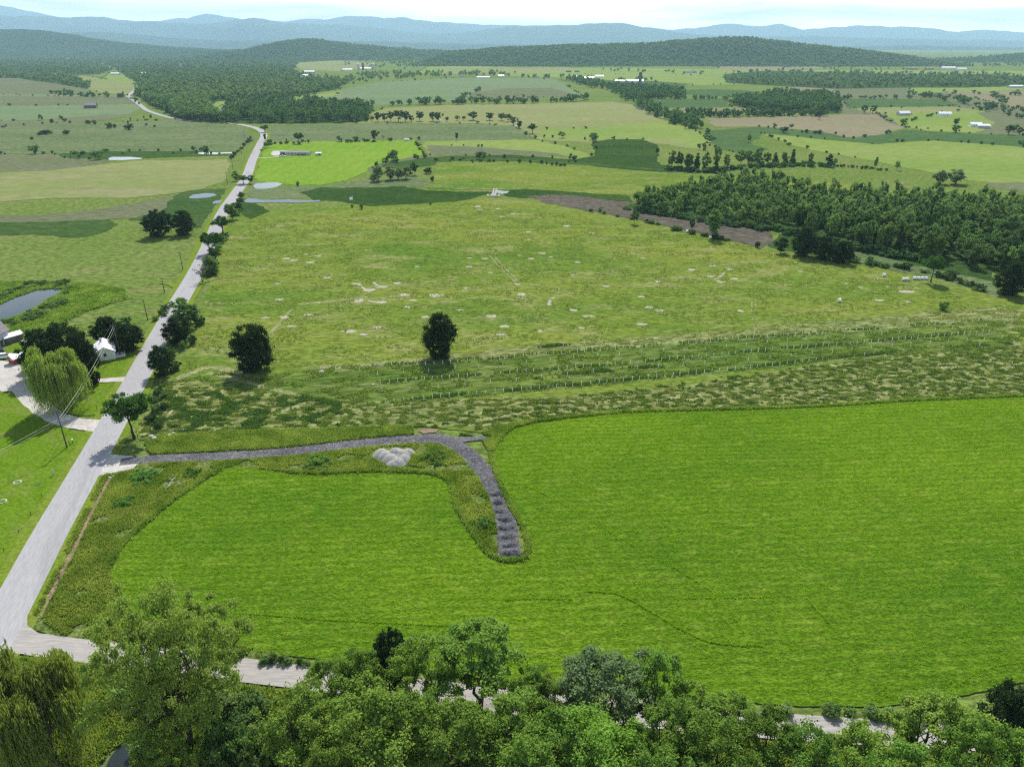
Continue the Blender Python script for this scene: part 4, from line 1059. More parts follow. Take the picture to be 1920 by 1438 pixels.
shrubs([(1600,492),(1660,500),(1700,505),(1760,520),(1800,530),(1850,548)], 26, (1.5, 3), (3, 6), 2, 'low bush on the meadow edge along the right marsh', 'bushes along the right marsh')
shrubs([(300,600),(315,575),(308,560)], 4, (2, 3), (3, 5), 2, 'bush at the foot of the roadside poles', 'bushes by the roadside poles')
shrubs([(250,610),(215,600),(275,608)], 4, (1.5, 2.5), (3, 4), 3, 'bush beyond the dark trees of the white house', 'bushes beyond the house trees')
shrubs([(-20,570),(0,560),(30,548),(60,538),(100,534),(135,538)], 30, (1.0, 2.2), (3, 6), 3, 'bush on the far bank of the blue pond', 'bushes on the far pond bank', ('shrub',))
shrubs([(0,612),(30,604),(60,596),(90,580),(120,560),(140,550)], 30, (1.0, 2.2), (3, 6), 3, 'bush on the near bank of the blue pond', 'bushes on the near pond bank', ('shrub',))
LS = [(98,231,222,10),(115,224,216,8),(122,228,221,10),(88,252,243,30),(124,252,243,18),(60,262,256,8),(166,233,225,14),(178,234,227,10),(205,241,228,14),(215,240,232,10),(243,244,231,20),(283,222,214,6),(270,222,217,5),(155,290,283,14),(140,289,284,14),(65,287,284,6),(230,290,286,6),(325,289,285,5),(172,291,287,10),(75,254,247,10),(245,225,220,4),(258,228,224,4),(275,236,231,8),(290,239,234,6),(240,232,226,5)]
for i, (xb, yb, yt, w) in enumerate(LS):
    plant_px(xb, yb, yt, w, 'shrubdark', 'dark bush scattered over the far left pasture below the barn' if yb < 262 else 'dark bush along the narrow pools of the left pasture', 'bushes of the far left pasture' if yb < 262 else 'bushes along the narrow pools')
for i, (a, b, n) in enumerate([((432,300), (470,262), 10), ((505,270), (560,270), 6), ((640,268), (700,266), 8), ((782,272), (797,296), 7), ((816,301), (1010,306), 10), ((1015,308), (1060,312), 6), ((1560,312), (1660,320), 14), ((1500,248), (1540,252), 4)]):
    g = ['hedge bushes at the far road bend', 'hedge bushes behind the long low house', 'hedge bushes on the far field edge', 'hedge bushes at the pasture corner', 'bushes on the rim of the meadow', 'bushes on the rim of the meadow above the culvert', 'bushes at the end of the broken tree line', 'bushes in the crop band'][i]
    for k in range(n):
        t = (k + random.uniform(-.3, .3)) / max(1, n - 1); xb, yb = a[0] + (b[0] - a[0]) * t, a[1] + (b[1] - a[1]) * t
        plant_px(xb, yb + random.uniform(-1, 1), yb - random.uniform(3, 8), random.uniform(5, 12), 'shrubdark', 'one of the ' + g, g)
WEEDS = [(600,872,850,66,'bright green leafy weed patch between gravel track and mown field'),(812,862,836,58,'leafy weed patch right of the pale gravel pile'),(268,896,876,62,'leafy weed patch at the mouth of the gravel track'),(362,890,871,40,'small leafy weed patch above the curved field edge'),(905,985,955,44,'weed patch inside the tall grass left of the stone heaps'),(235,945,915,40,'weed patch between ditch and fallen branches')]
for (xb, yb, yt, w, lab) in WEEDS:
    X, Y = G(xb, yb); plant(X, Y, 1.5, w / ppm(X, Y), 'weed', lab)
for k in range(34):
    xb = random.choice([random.uniform(400, 560), random.uniform(200, 560), random.uniform(600, 1900)]); yb = 1320 + (xb - 560) * .085 + random.uniform(5, 120)
    X, Y = G(xb, yb)
    if 180 < xb < 270 and yb > 1370: continue
    plant(X, Y, random.uniform(2, 3.6), random.uniform(3.5, 6), 'shrub', 'bush in the undergrowth below the side road', 'undergrowth below the side road')
for (xb, yb, yt, w) in [(440,1430,1340,90),(500,1440,1350,90),(410,1480,1400,80),(480,1500,1400,90),(530,1420,1330,60),(410,1400,1335,60)]:
    plant_px(xb, yb, yt, w, 'shrub', 'pale green bush between the big open tree and the foreground row', 'pale bushes beside the big open tree')
for k in range(16):
    xb = random.uniform(1380, 1850); yb = 1334 + (xb - 1400) * .05 + random.uniform(-4, 6)
    plant_px(xb, yb, yb - random.uniform(12, 22), random.uniform(25, 50), 'shrub', 'bush in the bank between mown field and side road', 'bushes on the side road bank')
for k in range(14):
    xb = random.uniform(420, 640); yb = 1229 + (xb - 420) * .11 + random.uniform(-3, 3)
    plant_px(xb, yb, yb - random.uniform(8, 18), random.uniform(16, 34), 'shrub', 'bush on the bank behind the bare stretch of side road', 'bushes behind the bare road stretch')
# ------------------------------------------------------------------ masses of trees
def template(seed, nq, ls, shape='round'):
    r = np.random.default_rng(seed)
    Cc, P, o = crown_pts(r, 1.0, .5, .03, 12, nq, .20, shape, .35)
    Q = P.copy(); return Q, o

def mass(name, items, nq, ls, mat, label, seed=3, hz=None):
    """merge many small trees (X, Y, z, h, w, kind) into one mesh"""
    r = np.random.default_rng(seed); T = [template(seed * 10 + k, nq, ls) for k in range(6)] ; TC = [template(seed * 10 + k + 50, nq, ls, 'cone') for k in range(3)]
    Vs = []
    for (X, Y, z, h, w, kd) in items:
        Q, o = (TC[r.integers(0, 3)] if kd == 'conifer' else T[r.integers(0, 6)])
        a = r.uniform(0, 6.28); ca, sa = math.cos(a), math.sin(a)
        P = np.empty_like(Q); P[:, 0] = (Q[:, 0] * ca - Q[:, 1] * sa) * w + X; P[:, 1] = (Q[:, 0] * sa + Q[:, 1] * ca) * w + Y; P[:, 2] = Q[:, 2] * h + z
        Vs.append(quads(P, ls * (w / 9.0) ** .5, r, o))
    V = np.concatenate(Vs)
    me = np_mesh(name, V, np.arange(len(V)), 4, mat)
    ob = bpy.data.objects.new(name, me); link(ob); tag(ob, label, 'trees', None, 'stuff'); return ob

M['leaf_wood'] = leaf_mat("wood_leaves", (.070, .135, .042), (.210, .300, .105), trans=.32, clump=11, vary=0)
mass("wood_trees", [t for t in LEAFMASS if t[0] == 'wood' and False] or [t[1:] for t in LEAFMASS], 420, .62, M['leaf_wood'], 'dense mixed wood of light and dark green crowns filling the right side behind its front trees')

def img_scatter(poly, n, r, h=(10, 16), w=(9, 14), grow=1.0):
    xs = [p[0] for p in poly]; ys = [p[1] for p in poly]; out = []
    tries = 0
    while len(out) < n and tries < n * 12:
        tries += 1
        x, y = r.uniform(min(xs), max(xs)), r.uniform(min(ys), max(ys))
        if y < HOR + 6 or not inside(x, y, poly): continue
        X, Y = G(x, y); out.append((X, Y, 0, r.uniform(*h), r.uniform(*w) * grow, 'conifer' if r.random() < .15 else 'mid'))
    return out
fr_ = np.random.default_rng(11)
A = []
A += img_scatter(forest_polys[0], 3300, fr_)
A += img_scatter(forest_polys[2], 900, fr_)
A += img_scatter([(-60,90),(640,92),(1000,100),(1200,104),(1000,112),(640,112),(400,118),(-60,118)], 1500, fr_, grow=1.6)
A += img_scatter([(640,96),(1700,110),(1920,118),(1920,126),(1600,122),(1300,124),(1000,122),(800,126),(640,112)], 900, fr_, grow=1.5)
A += img_scatter(forest_polys[3], 700, fr_)
A += img_scatter([(700,104),(860,100),(900,124),(760,128),(690,116)], 300, fr_, grow=1.3)
A += img_scatter([(640,150),(700,136),(760,138),(1000,138),(900,143),(800,146),(700,152),(640,164)], 150, fr_)
B = []
B += img_scatter(forest_polys[1], 420, fr_, h=(11, 17))
B += img_scatter(forest_polys[4], 420, fr_, h=(11, 17))
B += img_scatter([(1060,148),(1075,146),(1130,160),(1280,172),(1285,186),(1200,188),(1150,176),(1080,158)], 330, fr_)
B += img_scatter([(1150,178),(1170,178),(1225,205),(1300,235),(1318,242),(1290,244),(1210,212)], 90, fr_)
B += img_scatter([(255,178),(300,206),(345,226),(420,232),(420,226),(350,216),(310,196),(270,178)], 120, fr_)
B += img_scatter([(85,175),(130,172),(150,178),(240,180),(230,184),(130,182)], 50, fr_, h=(4, 8), w=(6, 9))
B += img_scatter([(1280,212),(1450,214),(1560,216),(1560,219),(1420,220),(1300,222)], 120, fr_, h=(5, 11), w=(6, 9))
B += img_scatter([(1180,184),(1370,186),(1370,188),(1180,187)], 36, fr_, h=(5, 9), w=(6, 9))
def far_row(pts, n, h, w, jit=0.6):
    L_ = [Vector((*p, 0)) for p in pts]; tot = sum((L_[i + 1] - L_[i]).length for i in range(len(L_) - 1)); out = []
    for k in range(n):
        s = fr_.uniform(0, tot)
        for i in range(len(L_) - 1):
            d = (L_[i + 1] - L_[i]).length
            if s <= d: p = L_[i].lerp(L_[i + 1], s / d); break
            s -= d
        X, Y = G(p.x, p.y + fr_.uniform(-jit, jit)); out.append((X, Y, 0, fr_.uniform(*h), fr_.uniform(*w), 'mid'))
    return out
B += far_row([(775,197),(850,196),(960,195),(1080,191),(1100,187)], 70, (7, 15), (8, 12))
B += far_row([(700,200),(760,197),(800,197)], 12, (6, 12), (7, 11))
B += far_row([(860,190),(875,182),(900,170)], 16, (6, 11), (7, 10))
B += far_row([(1700,180),(1760,187),(1830,200),(1920,215)], 24, (7, 14), (8, 12), 2)
B += far_row([(1780,176),(1920,180)], 12, (5, 9), (6, 9))
B += far_row([(1840,200),(1920,208)], 10, (5, 9), (6, 9))
B += far_row([(1700,230),(1760,214)], 6, (3, 5), (4, 6))
A += far_row([(860,143),(900,140),(940,142),(990,146),(1030,146)], 26, (8, 14), (10, 14))
A += far_row([(1000,147),(1150,150),(1280,156)], 22, (7, 12), (9, 13), 3)
A += far_row([(1130,132),(1180,134),(1330,140)], 20, (8, 12), (10, 14), 2)
A += far_row([(1450,126),(1500,128),(1500,130)], 10, (8, 12), (10, 14))
A += far_row([(1540,129),(1700,133)], 12, (7, 11), (9, 13), 2)
A += far_row([(1260,122),(1360,127)], 14, (8, 12), (10, 14), 2)
A += far_row([(640,120),(760,128)], 16, (8, 12), (10, 14), 3)
B += far_row([(1580,186),(1780,184)], 22, (5, 9), (7, 10))
B += far_row([(1860,186),(1885,196)], 8, (10, 14), (9, 12), 2)
B += far_row([(1790,190),(1815,198)], 10, (10, 14), (9, 12), 2)
B += far_row([(1840,206),(1920,222)], 8, (5, 9), (7, 10), 3)
for m_, pts in FAR:                       # ragged hedges along the far field edges
    P_ = [G(*p) for p in pts]
    for i in range(len(P_)):
        a, b = P_[i], P_[(i + 1) % len(P_)]; d = math.hypot(b[0] - a[0], b[1] - a[1]); ym = (a[1] + b[1]) / 2
        if ym < 620 or abs((a[0] + b[0]) / 2) > ym * .85: continue
        if fr_.random() < .55: continue
        k = 0
        while k < d:
            k += fr_.uniform(3, 22) * (1 + ym / 1500) * (3 if fr_.random() < .15 else 1)
            t = min(1, k / d); hh = fr_.uniform(1.2, 3.5) if fr_.random() < .88 else fr_.uniform(5, 9)
            q_ = (a[0] + (b[0] - a[0]) * t + fr_.uniform(-3, 3), a[1] + (b[1] - a[1]) * t + fr_.uniform(-3, 3), 0, hh, hh * fr_.uniform(.9, 1.5), 'mid')
            (B if ym < 1500 else A).append(q_)
B += far_row([(1250,318),(1300,322),(1345,324),(1372,318),(1440,313),(1500,311),(1565,314)], 90, (1.5, 4.5), (4, 7), 2)
B += far_row([(1168,392),(1250,404),(1350,420),(1460,436),(1560,458),(1650,476),(1760,496)], 110, (1.5, 4), (3, 6), 3)
mass("distant_woods", A, 42, 1.75, M['leaf_far'], 'far woods and tree lines spreading over the plain toward the hills', seed=4)
mass("distant_hedgerows", B, 120, 1.05, M['leaf_far2'], 'dark far belts of trees and hedgerows between the pale fields', seed=5)
# trees covering the two nearer hills and the right-hand ridge
Hh_ = []
hr = np.random.default_rng(12)
for grid, n, sz in ((HE, 4200, 13), (HD, 1500, 16), (HG, 900, 14)):
    nc_, nr_ = grid.shape[:2]
    for k in range(n):
        i = hr.integers(1, nc_ - 1); j = int(hr.uniform(0, .62) * nr_)
        f = hr.uniform(0, 1); g = hr.uniform(0, 1)
        p = grid[i, j] * (1 - f) * (1 - g) + grid[i - 1, j] * f * (1 - g) + grid[i, j + 1] * (1 - f) * g + grid[i - 1, j + 1] * f * g
        if p[2] < -3: continue
        Hh_.append((p[0], p[1], p[2] - 3, hr.uniform(10, 15), sz * hr.uniform(.8, 1.4), 'mid'))
mass("hillside_forest", Hh_, 26, 2.6, M['leaf_far'], 'forest covering the low wooded hills in front of the blue mountains', seed=6)

# ------------------------------------------------------------------ long grass
def tufts(name, spots, h, w, nb, mat, label, seed=1, z=0.0):
    """grass tufts at ground points; nb blades each, h and w in metres"""
    r = np.random.default_rng(seed); S = np.array(spots); n = len(S)
    if n == 0: return
    S = np.repeat(S, nb, 0); m = len(S)
    hh = np.repeat(r.uniform(.5, 1.2, n), nb) * r.uniform(.7, 1.2, m) * h
    off = r.normal(size=(m, 2)) * w * .32
    a = r.uniform(0, 6.28, m); ww = w * r.uniform(.25, .5, m)
    lean = r.normal(size=(m, 2)) * h * .35
    B0 = np.stack([S[:, 0] + off[:, 0] - np.cos(a) * ww, S[:, 1] + off[:, 1] - np.sin(a) * ww, np.full(m, z)], 1)
    B1 = np.stack([S[:, 0] + off[:, 0] + np.cos(a) * ww, S[:, 1] + off[:, 1] + np.sin(a) * ww, np.full(m, z)], 1)
    T1 = np.stack([S[:, 0] + off[:, 0] + lean[:, 0], S[:, 1] + off[:, 1] + lean[:, 1], hh + z], 1)
    V = np.stack([B0, B1, T1], 1).reshape(-1, 3)
    me = np_mesh(name, V, np.arange(len(V)), 3, mat)
    o = bpy.data.objects.new(name, me); link(o); tag(o, label, 'grass', None, 'stuff'); return o

def pts_in(poly, n, r, px=True, keep=None):
    P = outline(poly, 1, 0) if px else poly
    A_ = np.array(P); x0, y0 = A_.min(0); x1, y1 = A_.max(0); out = []
    q = np.stack([r.uniform(x0, x1, n * 6), r.uniform(y0, y1, n * 6)], 1)
    # vectorised point in polygon
    c = np.zeros(len(q), bool); j = len(P) - 1
    for i in range(len(P)):
        xi, yi = P[i]; xj, yj = P[j]
        t = ((yi > q[:, 1]) != (yj > q[:, 1])) & (q[:, 0] < (xj - xi) * (q[:, 1] - yi) / (yj - yi + 1e-12) + xi)
        c ^= t; j = i
    q = q[c]
    if keep is not None: q = q[keep(q)]
    return q[:n]

tr = np.random.default_rng(31)
def in_px(q, poly):
    """mask of ground points inside a photograph outline"""
    P = [G(*p) for p in poly]; c = np.zeros(len(q), bool); j = len(P) - 1
    for i in range(len(P)):
        xi, yi = P[i]; xj, yj = P[j]
        c ^= ((yi > q[:, 1]) != (yj > q[:, 1])) & (q[:, 0] < (xj - xi) * (q[:, 1] - yi) / (yj - yi + 1e-12) + xi); j = i
    return c
def near_line(q, pts, d):
    L_ = smooth_line([G(*p) for p in pts], 6); m = np.zeros(len(q), bool)
    for i in range(len(L_) - 1):
        a = np.array(L_[i][:2]); b = np.array(L_[i + 1][:2]); ab = b - a
        t = np.clip(((q - a) @ ab) / (ab @ ab + 1e-9), 0, 1)[:, None]
        m |= np.linalg.norm(q - a - t * ab, axis=1) < d
    return m
TRACK = [(226,868),(280,862),(400,857),(540,848),(680,832),(780,824),(825,824),(852,834),(882,856),(905,882),(925,912),(940,945),(950,985),(955,1042)]
DITCH = [(208,896),(174,960),(140,1030),(100,1108),(75,1160)]
SIDE_R = [(-20,1196),(60,1208),(133,1218),(350,1244),(573,1272),(868,1306),(1200,1340),(1480,1364),(1700,1377),(2000,1394)]
PILE = [(700,848),(712,838),(770,838),(775,850),(765,874),(730,876),(705,864)]
def clear(q):
    m = near_line(q, TRACK, 2.3) | near_line(q, [(845,828),(880,824),(912,822)], 1.4) | near_line(q, DITCH, .55) | near_line(q, ROADL[:12], 4.6) | near_line(q, SIDE_R, 2.9) | in_px(q, PILE) | in_px(q, MOWN) | in_px(q, [(184,893),(188,866),(210,850),(255,855),(272,868),(250,884)]) | in_px(q, [(-20,1215),(30,1160),(60,1150),(140,1205),(140,1232)])
    return ~m
sp = pts_in(VERGE, 62000, tr, keep=clear)
k_ = mnoise.noise
dens = np.array([k_(Vector((x / 5, y / 5, 0))) for x, y in sp]) > -.28
sp = sp[dens]
tufts("verge_grass", sp, .50, .42, 4, M['tuft'], 'long uneven grass on the verges between roads, gravel track and mown field', 2, z=.19)
bk = [pts_in(p, n, tr, keep=clear) for p, n in (([(272,832),(300,816),(500,808),(770,800),(776,815),(700,828),(540,843),(285,856)], 16000), ([(860,815),(912,822),(905,812),(960,796),(1010,788),(1040,786),(1000,808),(945,838),(922,850),(915,845),(905,828)], 4500))]
tufts("bank_grass", np.concatenate(bk), .62, .40, 4, M['tuft'], 'dense dark grass bank above the gravel track', 3, z=.19)
# lines of tall grass left standing along the mower edges
def along(pts, n, spread, r):
    L_ = smooth_line([G(*p) for p in pts], 8); seg = [(L_[i + 1] - L_[i]).length for i in range(len(L_) - 1)]; tot = sum(seg); out = []
    for s in r.uniform(0, tot, n):
        for i, d in enumerate(seg):
            if s <= d: p = L_[i].lerp(L_[i + 1], s / d); break
            s -= d
        out.append((p.x + r.normal() * spread, p.y + r.normal() * spread))
    return out
ed = []
ed += along([(920,852),(928,882),(948,932),(978,985),(990,1022),(984,1046),(945,1052),(912,1034),(880,990),(856,950),(848,915),(836,898),(800,888),(700,884),(600,888),(540,886)], 5200, .25, tr)
ed += along([(415,880),(385,898),(322,940),(262,990),(222,1030),(205,1065)], 2600, .3, tr)
ed += along([(1920,743),(1700,752),(1500,764),(1200,772),(1100,780),(1000,792),(960,803),(935,827)], 4200, .3, tr)
tufts("edge_grass", ed, .60, .40, 4, M['tuft'], 'taller grass left standing along the edge of the mown field', 4, z=.19)
rd = []
for pts, n in (([(430,1150),(520,1156),(640,1165),(720,1169),(800,1173),(860,1176),(905,1180)], 900), ([(940,1127),(1000,1124),(1075,1126)], 330), ([(1100,1110),(1160,1116),(1215,1145),(1275,1180),(1335,1206),(1430,1213)], 900), ([(950,905),(1000,918),(1080,960),(1180,1020),(1280,1075),(1335,1112)], 520), ([(1280,1123),(1400,1122),(1505,1118)], 330), ([(1510,1122),(1540,1155),(1575,1195)], 150), ([(1800,1286),(1830,1262),(1880,1248),(1920,1243)], 200), ([(950,890),(1040,892),(1110,886),(1160,870),(1180,840),(1150,812),(1100,800)], 420), ([(1350,870),(1420,872)], 60), ([(1840,745),(1880,762),(1920,785)], 130)):
    rd += along(pts, int(n * .6), .08, tr)
tufts("ridge_grass", rd, .30, .26, 3, M['tuft_mown'], 'thin uncut ridges of grass left by the mower in the bright field', 5, z=.19)
# short regrowth all over the mown field
def dn(q, s, t, seed=0):
    return np.array([k_(Vector((x / s * .6, y / s, seed))) for x, y in q]) > t
q = pts_in(MOWN, 90000, tr); q = q[dn(q, 2.2, -.02)]
tufts("mown_grass", q, .20, .34, 3, M['tuft_mown'], 'short bright grass regrowing in low clumps over the mown field', 6, z=.17)
# rough thatch with dark tufts
RT = [(300,714),(560,744),(700,754),(1060,746),(1300,724),(1500,692),(1700,664),(1900,648),(1990,650),(1990,741),(1920,741),(1500,761),(1100,777),(1000,789),(930,811),(850,800),(500,803),(265,822),(262,800)]
q = pts_in(RT, 95000, tr, keep=lambda q: ~near_line(q, ROADL[:12], 6)); q = q[dn(q, 1.5, .10, 4)]
tufts("rough_grass", q, .42, .42, 4, M['tuft_rough'], 'coarse tussocks in the pale rough strip above the mown field', 7, z=.17)
q = pts_in([(400,700),(700,684),(870,672),(1230,645),(1560,620),(1870,596),(1990,600),(1990,650),(1830,656),(1540,682),(1300,706),(1060,730),(880,746),(720,758),(560,742),(330,716)], 26000, tr); q = q[dn(q, 4.0, .05, 9)]
tufts("tussock_grass", q, .50, .55, 4, M['tuft_rough'], 'green tussocks between the rows of white tree tubes', 8, z=.17)
q = pts_in([(430,420),(900,380),(1350,450),(1600,502),(1900,574),(1980,600),(1300,640),(860,664),(560,690),(340,700),(370,640)], 52000, tr); q = q[dn(q, 7.0, .02, 14)]
tufts("meadow_grass", q, .38, .60, 3, M['tuft_rough'], 'uneven clumps of grass over the large hay meadow', 9, z=.17)
# undergrowth below the side road
q = pts_in([(-60,1235),(60,1236),(240,1254),(560,1290),(900,1326),(1500,1388),(1960,1420),(2000,1600),(-60,1560)], 52000, tr, keep=lambda q: ~in_px(q, [(185,1438),(215,1400),(250,1385),(250,1500),(150,1600)]) & ~near_line(q, SIDE_R, 3.0))
tufts("undergrowth", q, .75, .55, 4, M['tuft'], 'tall grass and undergrowth beneath the foreground trees', 10, z=.19)
q = pts_in([(-60,538),(0,530),(60,528),(150,532),(230,542),(240,560),(160,585),(110,610),(60,638),(0,640)], 16000, tr, keep=lambda q: ~in_px(q, WATER[0]))
tufts("bank_weeds", q, .7, .8, 4, M['tuft'], 'rank grass on the banks of the blue pond', 11, z=.17)

M['tuft_dark'] = leaf_mat("dark_row_weeds", (.085, .150, .040), (.125, .195, .055), trans=.25, clump=3.0, vary=0)
rw = []
for pts, n in (([(723,756),(877,742),(964,735),(1200,713),(1435,689),(1542,676),(1900,646)], 2400), ([(713,720),(877,708),(967,701),(1200,682),(1431,660),(1641,643),(1854,624)], 1800), ([(704,687),(877,680),(966,672),(1230,651),(1411,636),(1577,624),(1744,611),(1879,600)], 1100), ([(1000,712),(1100,702),(1240,690)], 900), ([(1014,654),(1096,645)], 500)):
    a_ = np.array(along(pts, n, .55, tr)); k2 = np.array([k_(Vector((x / 14, y / 3, 5))) for x, y in a_]) > -.05; rw += list(map(tuple, a_[k2] + np.array([0, .9])))
tufts("row_weeds", rw, .60, .50, 4, M['tuft_dark'], 'dark weeds growing in lines beside the tube rows', 15, z=.17)
q = pts_in([(270,818),(300,720),(420,735),(560,744),(640,752),(640,800),(500,802)], 9000, tr); q = q[dn(q, 3.0, .08, 22)]
tufts("dark_tussocks", q, .6, .55, 4, M['tuft_dark'], 'dark green tussocks in the rough grass behind the lone roadside tree', 16, z=.17)
q = pts_in([(700,812),(860,780),(1060,745),(1500,690),(1900,650),(1990,740),(1500,760),(1100,776),(1000,788)], 34000, tr); q = q[dn(q, 1.6, .24, 25)]
tufts("dark_tussocks", q, .45, .45, 4, M['tuft_dark'], 'dark tussocks scattered through the pale rough strip', 17, z=.17)
# ------------------------------------------------------------------ tree tubes in rows
tube_mb = MB(); tube_mb.tube([(0, 0, 0), (0, 0, 1.25)], [.085, .085], 8)
tube_me = tube_mb.mesh("tree_tube", M['tube'])
stake_mb = MB(); stake_mb.box((.10, 0, .72), (.035, .035, 1.44)); stake_me = stake_mb.mesh("stake", M['tube'])
def tube_at(x, y, label, group):
    e = bpy.data.objects.new("tree_tube", tube_me); link(e); e.location = (x, y, .19)
    e.rotation_euler = (random.uniform(-.04, .04), random.uniform(-.04, .04), random.uniform(0, 6)); e.scale = (1, 1, random.uniform(.88, 1.12))
    s = bpy.data.objects.new("stake", stake_me); link(s, e)
    return tag(e, label, 'tree tube', group)
def tube_row(pts, n, label, group):
    L_ = smooth_line([G(*p) for p in pts], 12); seg = [(L_[i + 1] - L_[i]).length for i in range(len(L_) - 1)]; tot = sum(seg)
    for k in range(n):
        s = tot * k / (n - 1) + random.uniform(-.25, .25); s = min(max(s, 0), tot - .01)
        for i, d in enumerate(seg):
            if s <= d: p = L_[i].lerp(L_[i + 1], s / d); break
            s -= d
        tube_at(p.x, p.y, label, group)
tube_row([(723,757),(877,743),(964,736),(1200,714),(1435,690),(1542,677)], 54, 'white tree tube in the close-spaced row nearest the mown field', 'tree tubes in the row nearest the mown field')
for (x, y) in [(1620,669),(1692,663),(1766,656),(1835,652),(1900,647)]:
    tube_at(*G(x, y), 'white tree tube in the wide-spaced right end of the row nearest the mown field', 'wide-spaced tree tubes at the right end')
for (x, y) in [(717,736),(769,735),(822,730),(872,725.5),(920,721),(968,716.5),(1015,712),(1064,707),(1112,701),(1149,697.5),(1195,694),(1234,691),(1280,688),(1321,685),(1364,681),(1402,679),(1443,675),(1483,671),(1522,667),(1560,663),(1596,659),(1633,656),(1672,653),(1707,651),(1743,647),(1777,644),(1812,642),(1844,640),(1878,636)]:
    tube_at(*G(x, y), 'white tree tube in the wide-spaced second row from the mown field', 'tree tubes in the second row')
tube_row([(713,721),(877,709),(967,702),(1200,683),(1431,661),(1641,644),(1854,625)], 82, 'white tree tube in the close-spaced third row from the mown field', 'tree tubes in the third row')
for (x, y) in [(708,705),(757,703),(804,700),(853,695),(898,692),(943,688),(988,685),(1032,680),(1075,675),(1120,671),(1161,669),(1202,665),(1243,662),(1282,660),(1322,659),(1361,654),(1399,650),(1438,645.6),(1476,642),(1510,640),(1546,637),(1582,636),(1617,633),(1652,630),(1686,627),(1718,625),(1752,622),(1785,619),(1816,617),(1848,614),(1882,610)]:
    tube_at(*G(x, y), 'white tree tube in the wide-spaced fourth row from the mown field', 'tree tubes in the fourth row')
tube_row([(704,688.5),(814,685),(877,681),(966,673),(1230,652),(1411,637),(1577,625),(1744,612),(1879,601)], 88, 'white tree tube in the close-spaced fifth row, under the lone upright dark tree', 'tree tubes in the fifth row')
for (x, y) in [(971,659),(1014,655),(1056,651),(1096,647)]:
    tube_at(*G(x, y), 'white tree tube in the short topmost row of four', 'tree tubes in the topmost row')

# ------------------------------------------------------------------ gravel pile and stone heaps
def heap(name, cx, cy, lumps, mat, label, cat, kind=None, res=.28, z=.02, group=None):
    """heaped stone: lumps = (dx, dy, rx, ry, h)"""
    xs = [l[0] - l[2] for l in lumps] + [l[0] + l[2] for l in lumps]; ys = [l[1] - l[3] for l in lumps] + [l[1] + l[3] for l in lumps]
    X0, X1, Y0, Y1 = min(xs) - .4, max(xs) + .4, min(ys) - .4, max(ys) + .4
    nx = int((X1 - X0) / res) + 2; ny = int((Y1 - Y0) / res) + 2
    gx, gy = np.meshgrid(np.linspace(X0, X1, nx), np.linspace(Y0, Y1, ny), indexing='ij'); Z = np.full(gx.shape, -.12)
    for (dx, dy, rx, ry, h) in lumps:
        d = np.sqrt(((gx - dx) / rx) ** 2 + ((gy - dy) / ry) ** 2)
        Z = np.maximum(Z, h * (1 - d ** 1.7))
    nz = np.array([[mnoise.fractal(Vector((x * 1.6 + cx, y * 1.6 + cy, 0)), 1, 2, 4) for x, y in zip(a, b)] for a, b in zip(gx, gy)])
    Z = Z + nz * .11 * (Z > -.1)
    V = np.stack([gx, gy, Z + z], -1).reshape(-1, 3)
    I = np.arange(nx * ny).reshape(nx, ny)
    Fq = np.stack([I[:-1, :-1], I[1:, :-1], I[1:, 1:], I[:-1, 1:]], -1).reshape(-1, 4)
    zz = V[:, 2][Fq].max(1); Fq = Fq[zz > z - .05]
    me = np_mesh(name, V, Fq, 4, mat, smooth=True)
    o = bpy.data.objects.new(name, me); link(o); o.location = (cx, cy, .19)
    return tag(o, label, cat, group, kind)
gx_, gy_ = G(738, 862)
heap("gravel_pile", gx_, gy_, [(-3.2,2.2,2.0,2.4,1.3),(-2.0,.8,2.0,2.2,1.4),(.2,2.4,2.2,2.4,1.6),(1.8,1.6,2.0,2.6,1.5),(3.0,3.0,1.6,1.8,1.1),(-.6,-.6,2.2,2.3,1.5),(1.2,-1.6,2.1,2.0,1.2),(2.4,-.2,1.7,2.0,1.2),(.2,-2.6,1.8,1.6,.9)], M['pile'], 'pale lumpy gravel pile below the gravel track', 'gravel pile')
HP = [(930,928),(936,944),(941,960),(946,976),(949,992),(952,1008),(955,1024),(956,1038)]
for i, (x, y) in enumerate(HP):
    X, Y = G(x, y); r = np.random.default_rng(60 + i)
    L_ = [(-.8 + r.normal() * .2, r.normal() * .1, 1.15, .85 + r.normal() * .1, .58 + r.normal() * .12), (.75 + r.normal() * .2, .1 + r.normal() * .1, 1.15, .85 + r.normal() * .1, .58 + r.normal() * .12), (r.normal() * .3, -.15, 1.3, .8, .62 + r.normal() * .1)]
    heap("stone_heap", X, Y, L_, M['gravel'], ORD[i] + ' dumped heap of dark crushed stone down the track end, counted from the gravel track', 'stone heap', z=.0, res=.22, group='dumped stone heaps on the track end').location.z = .235
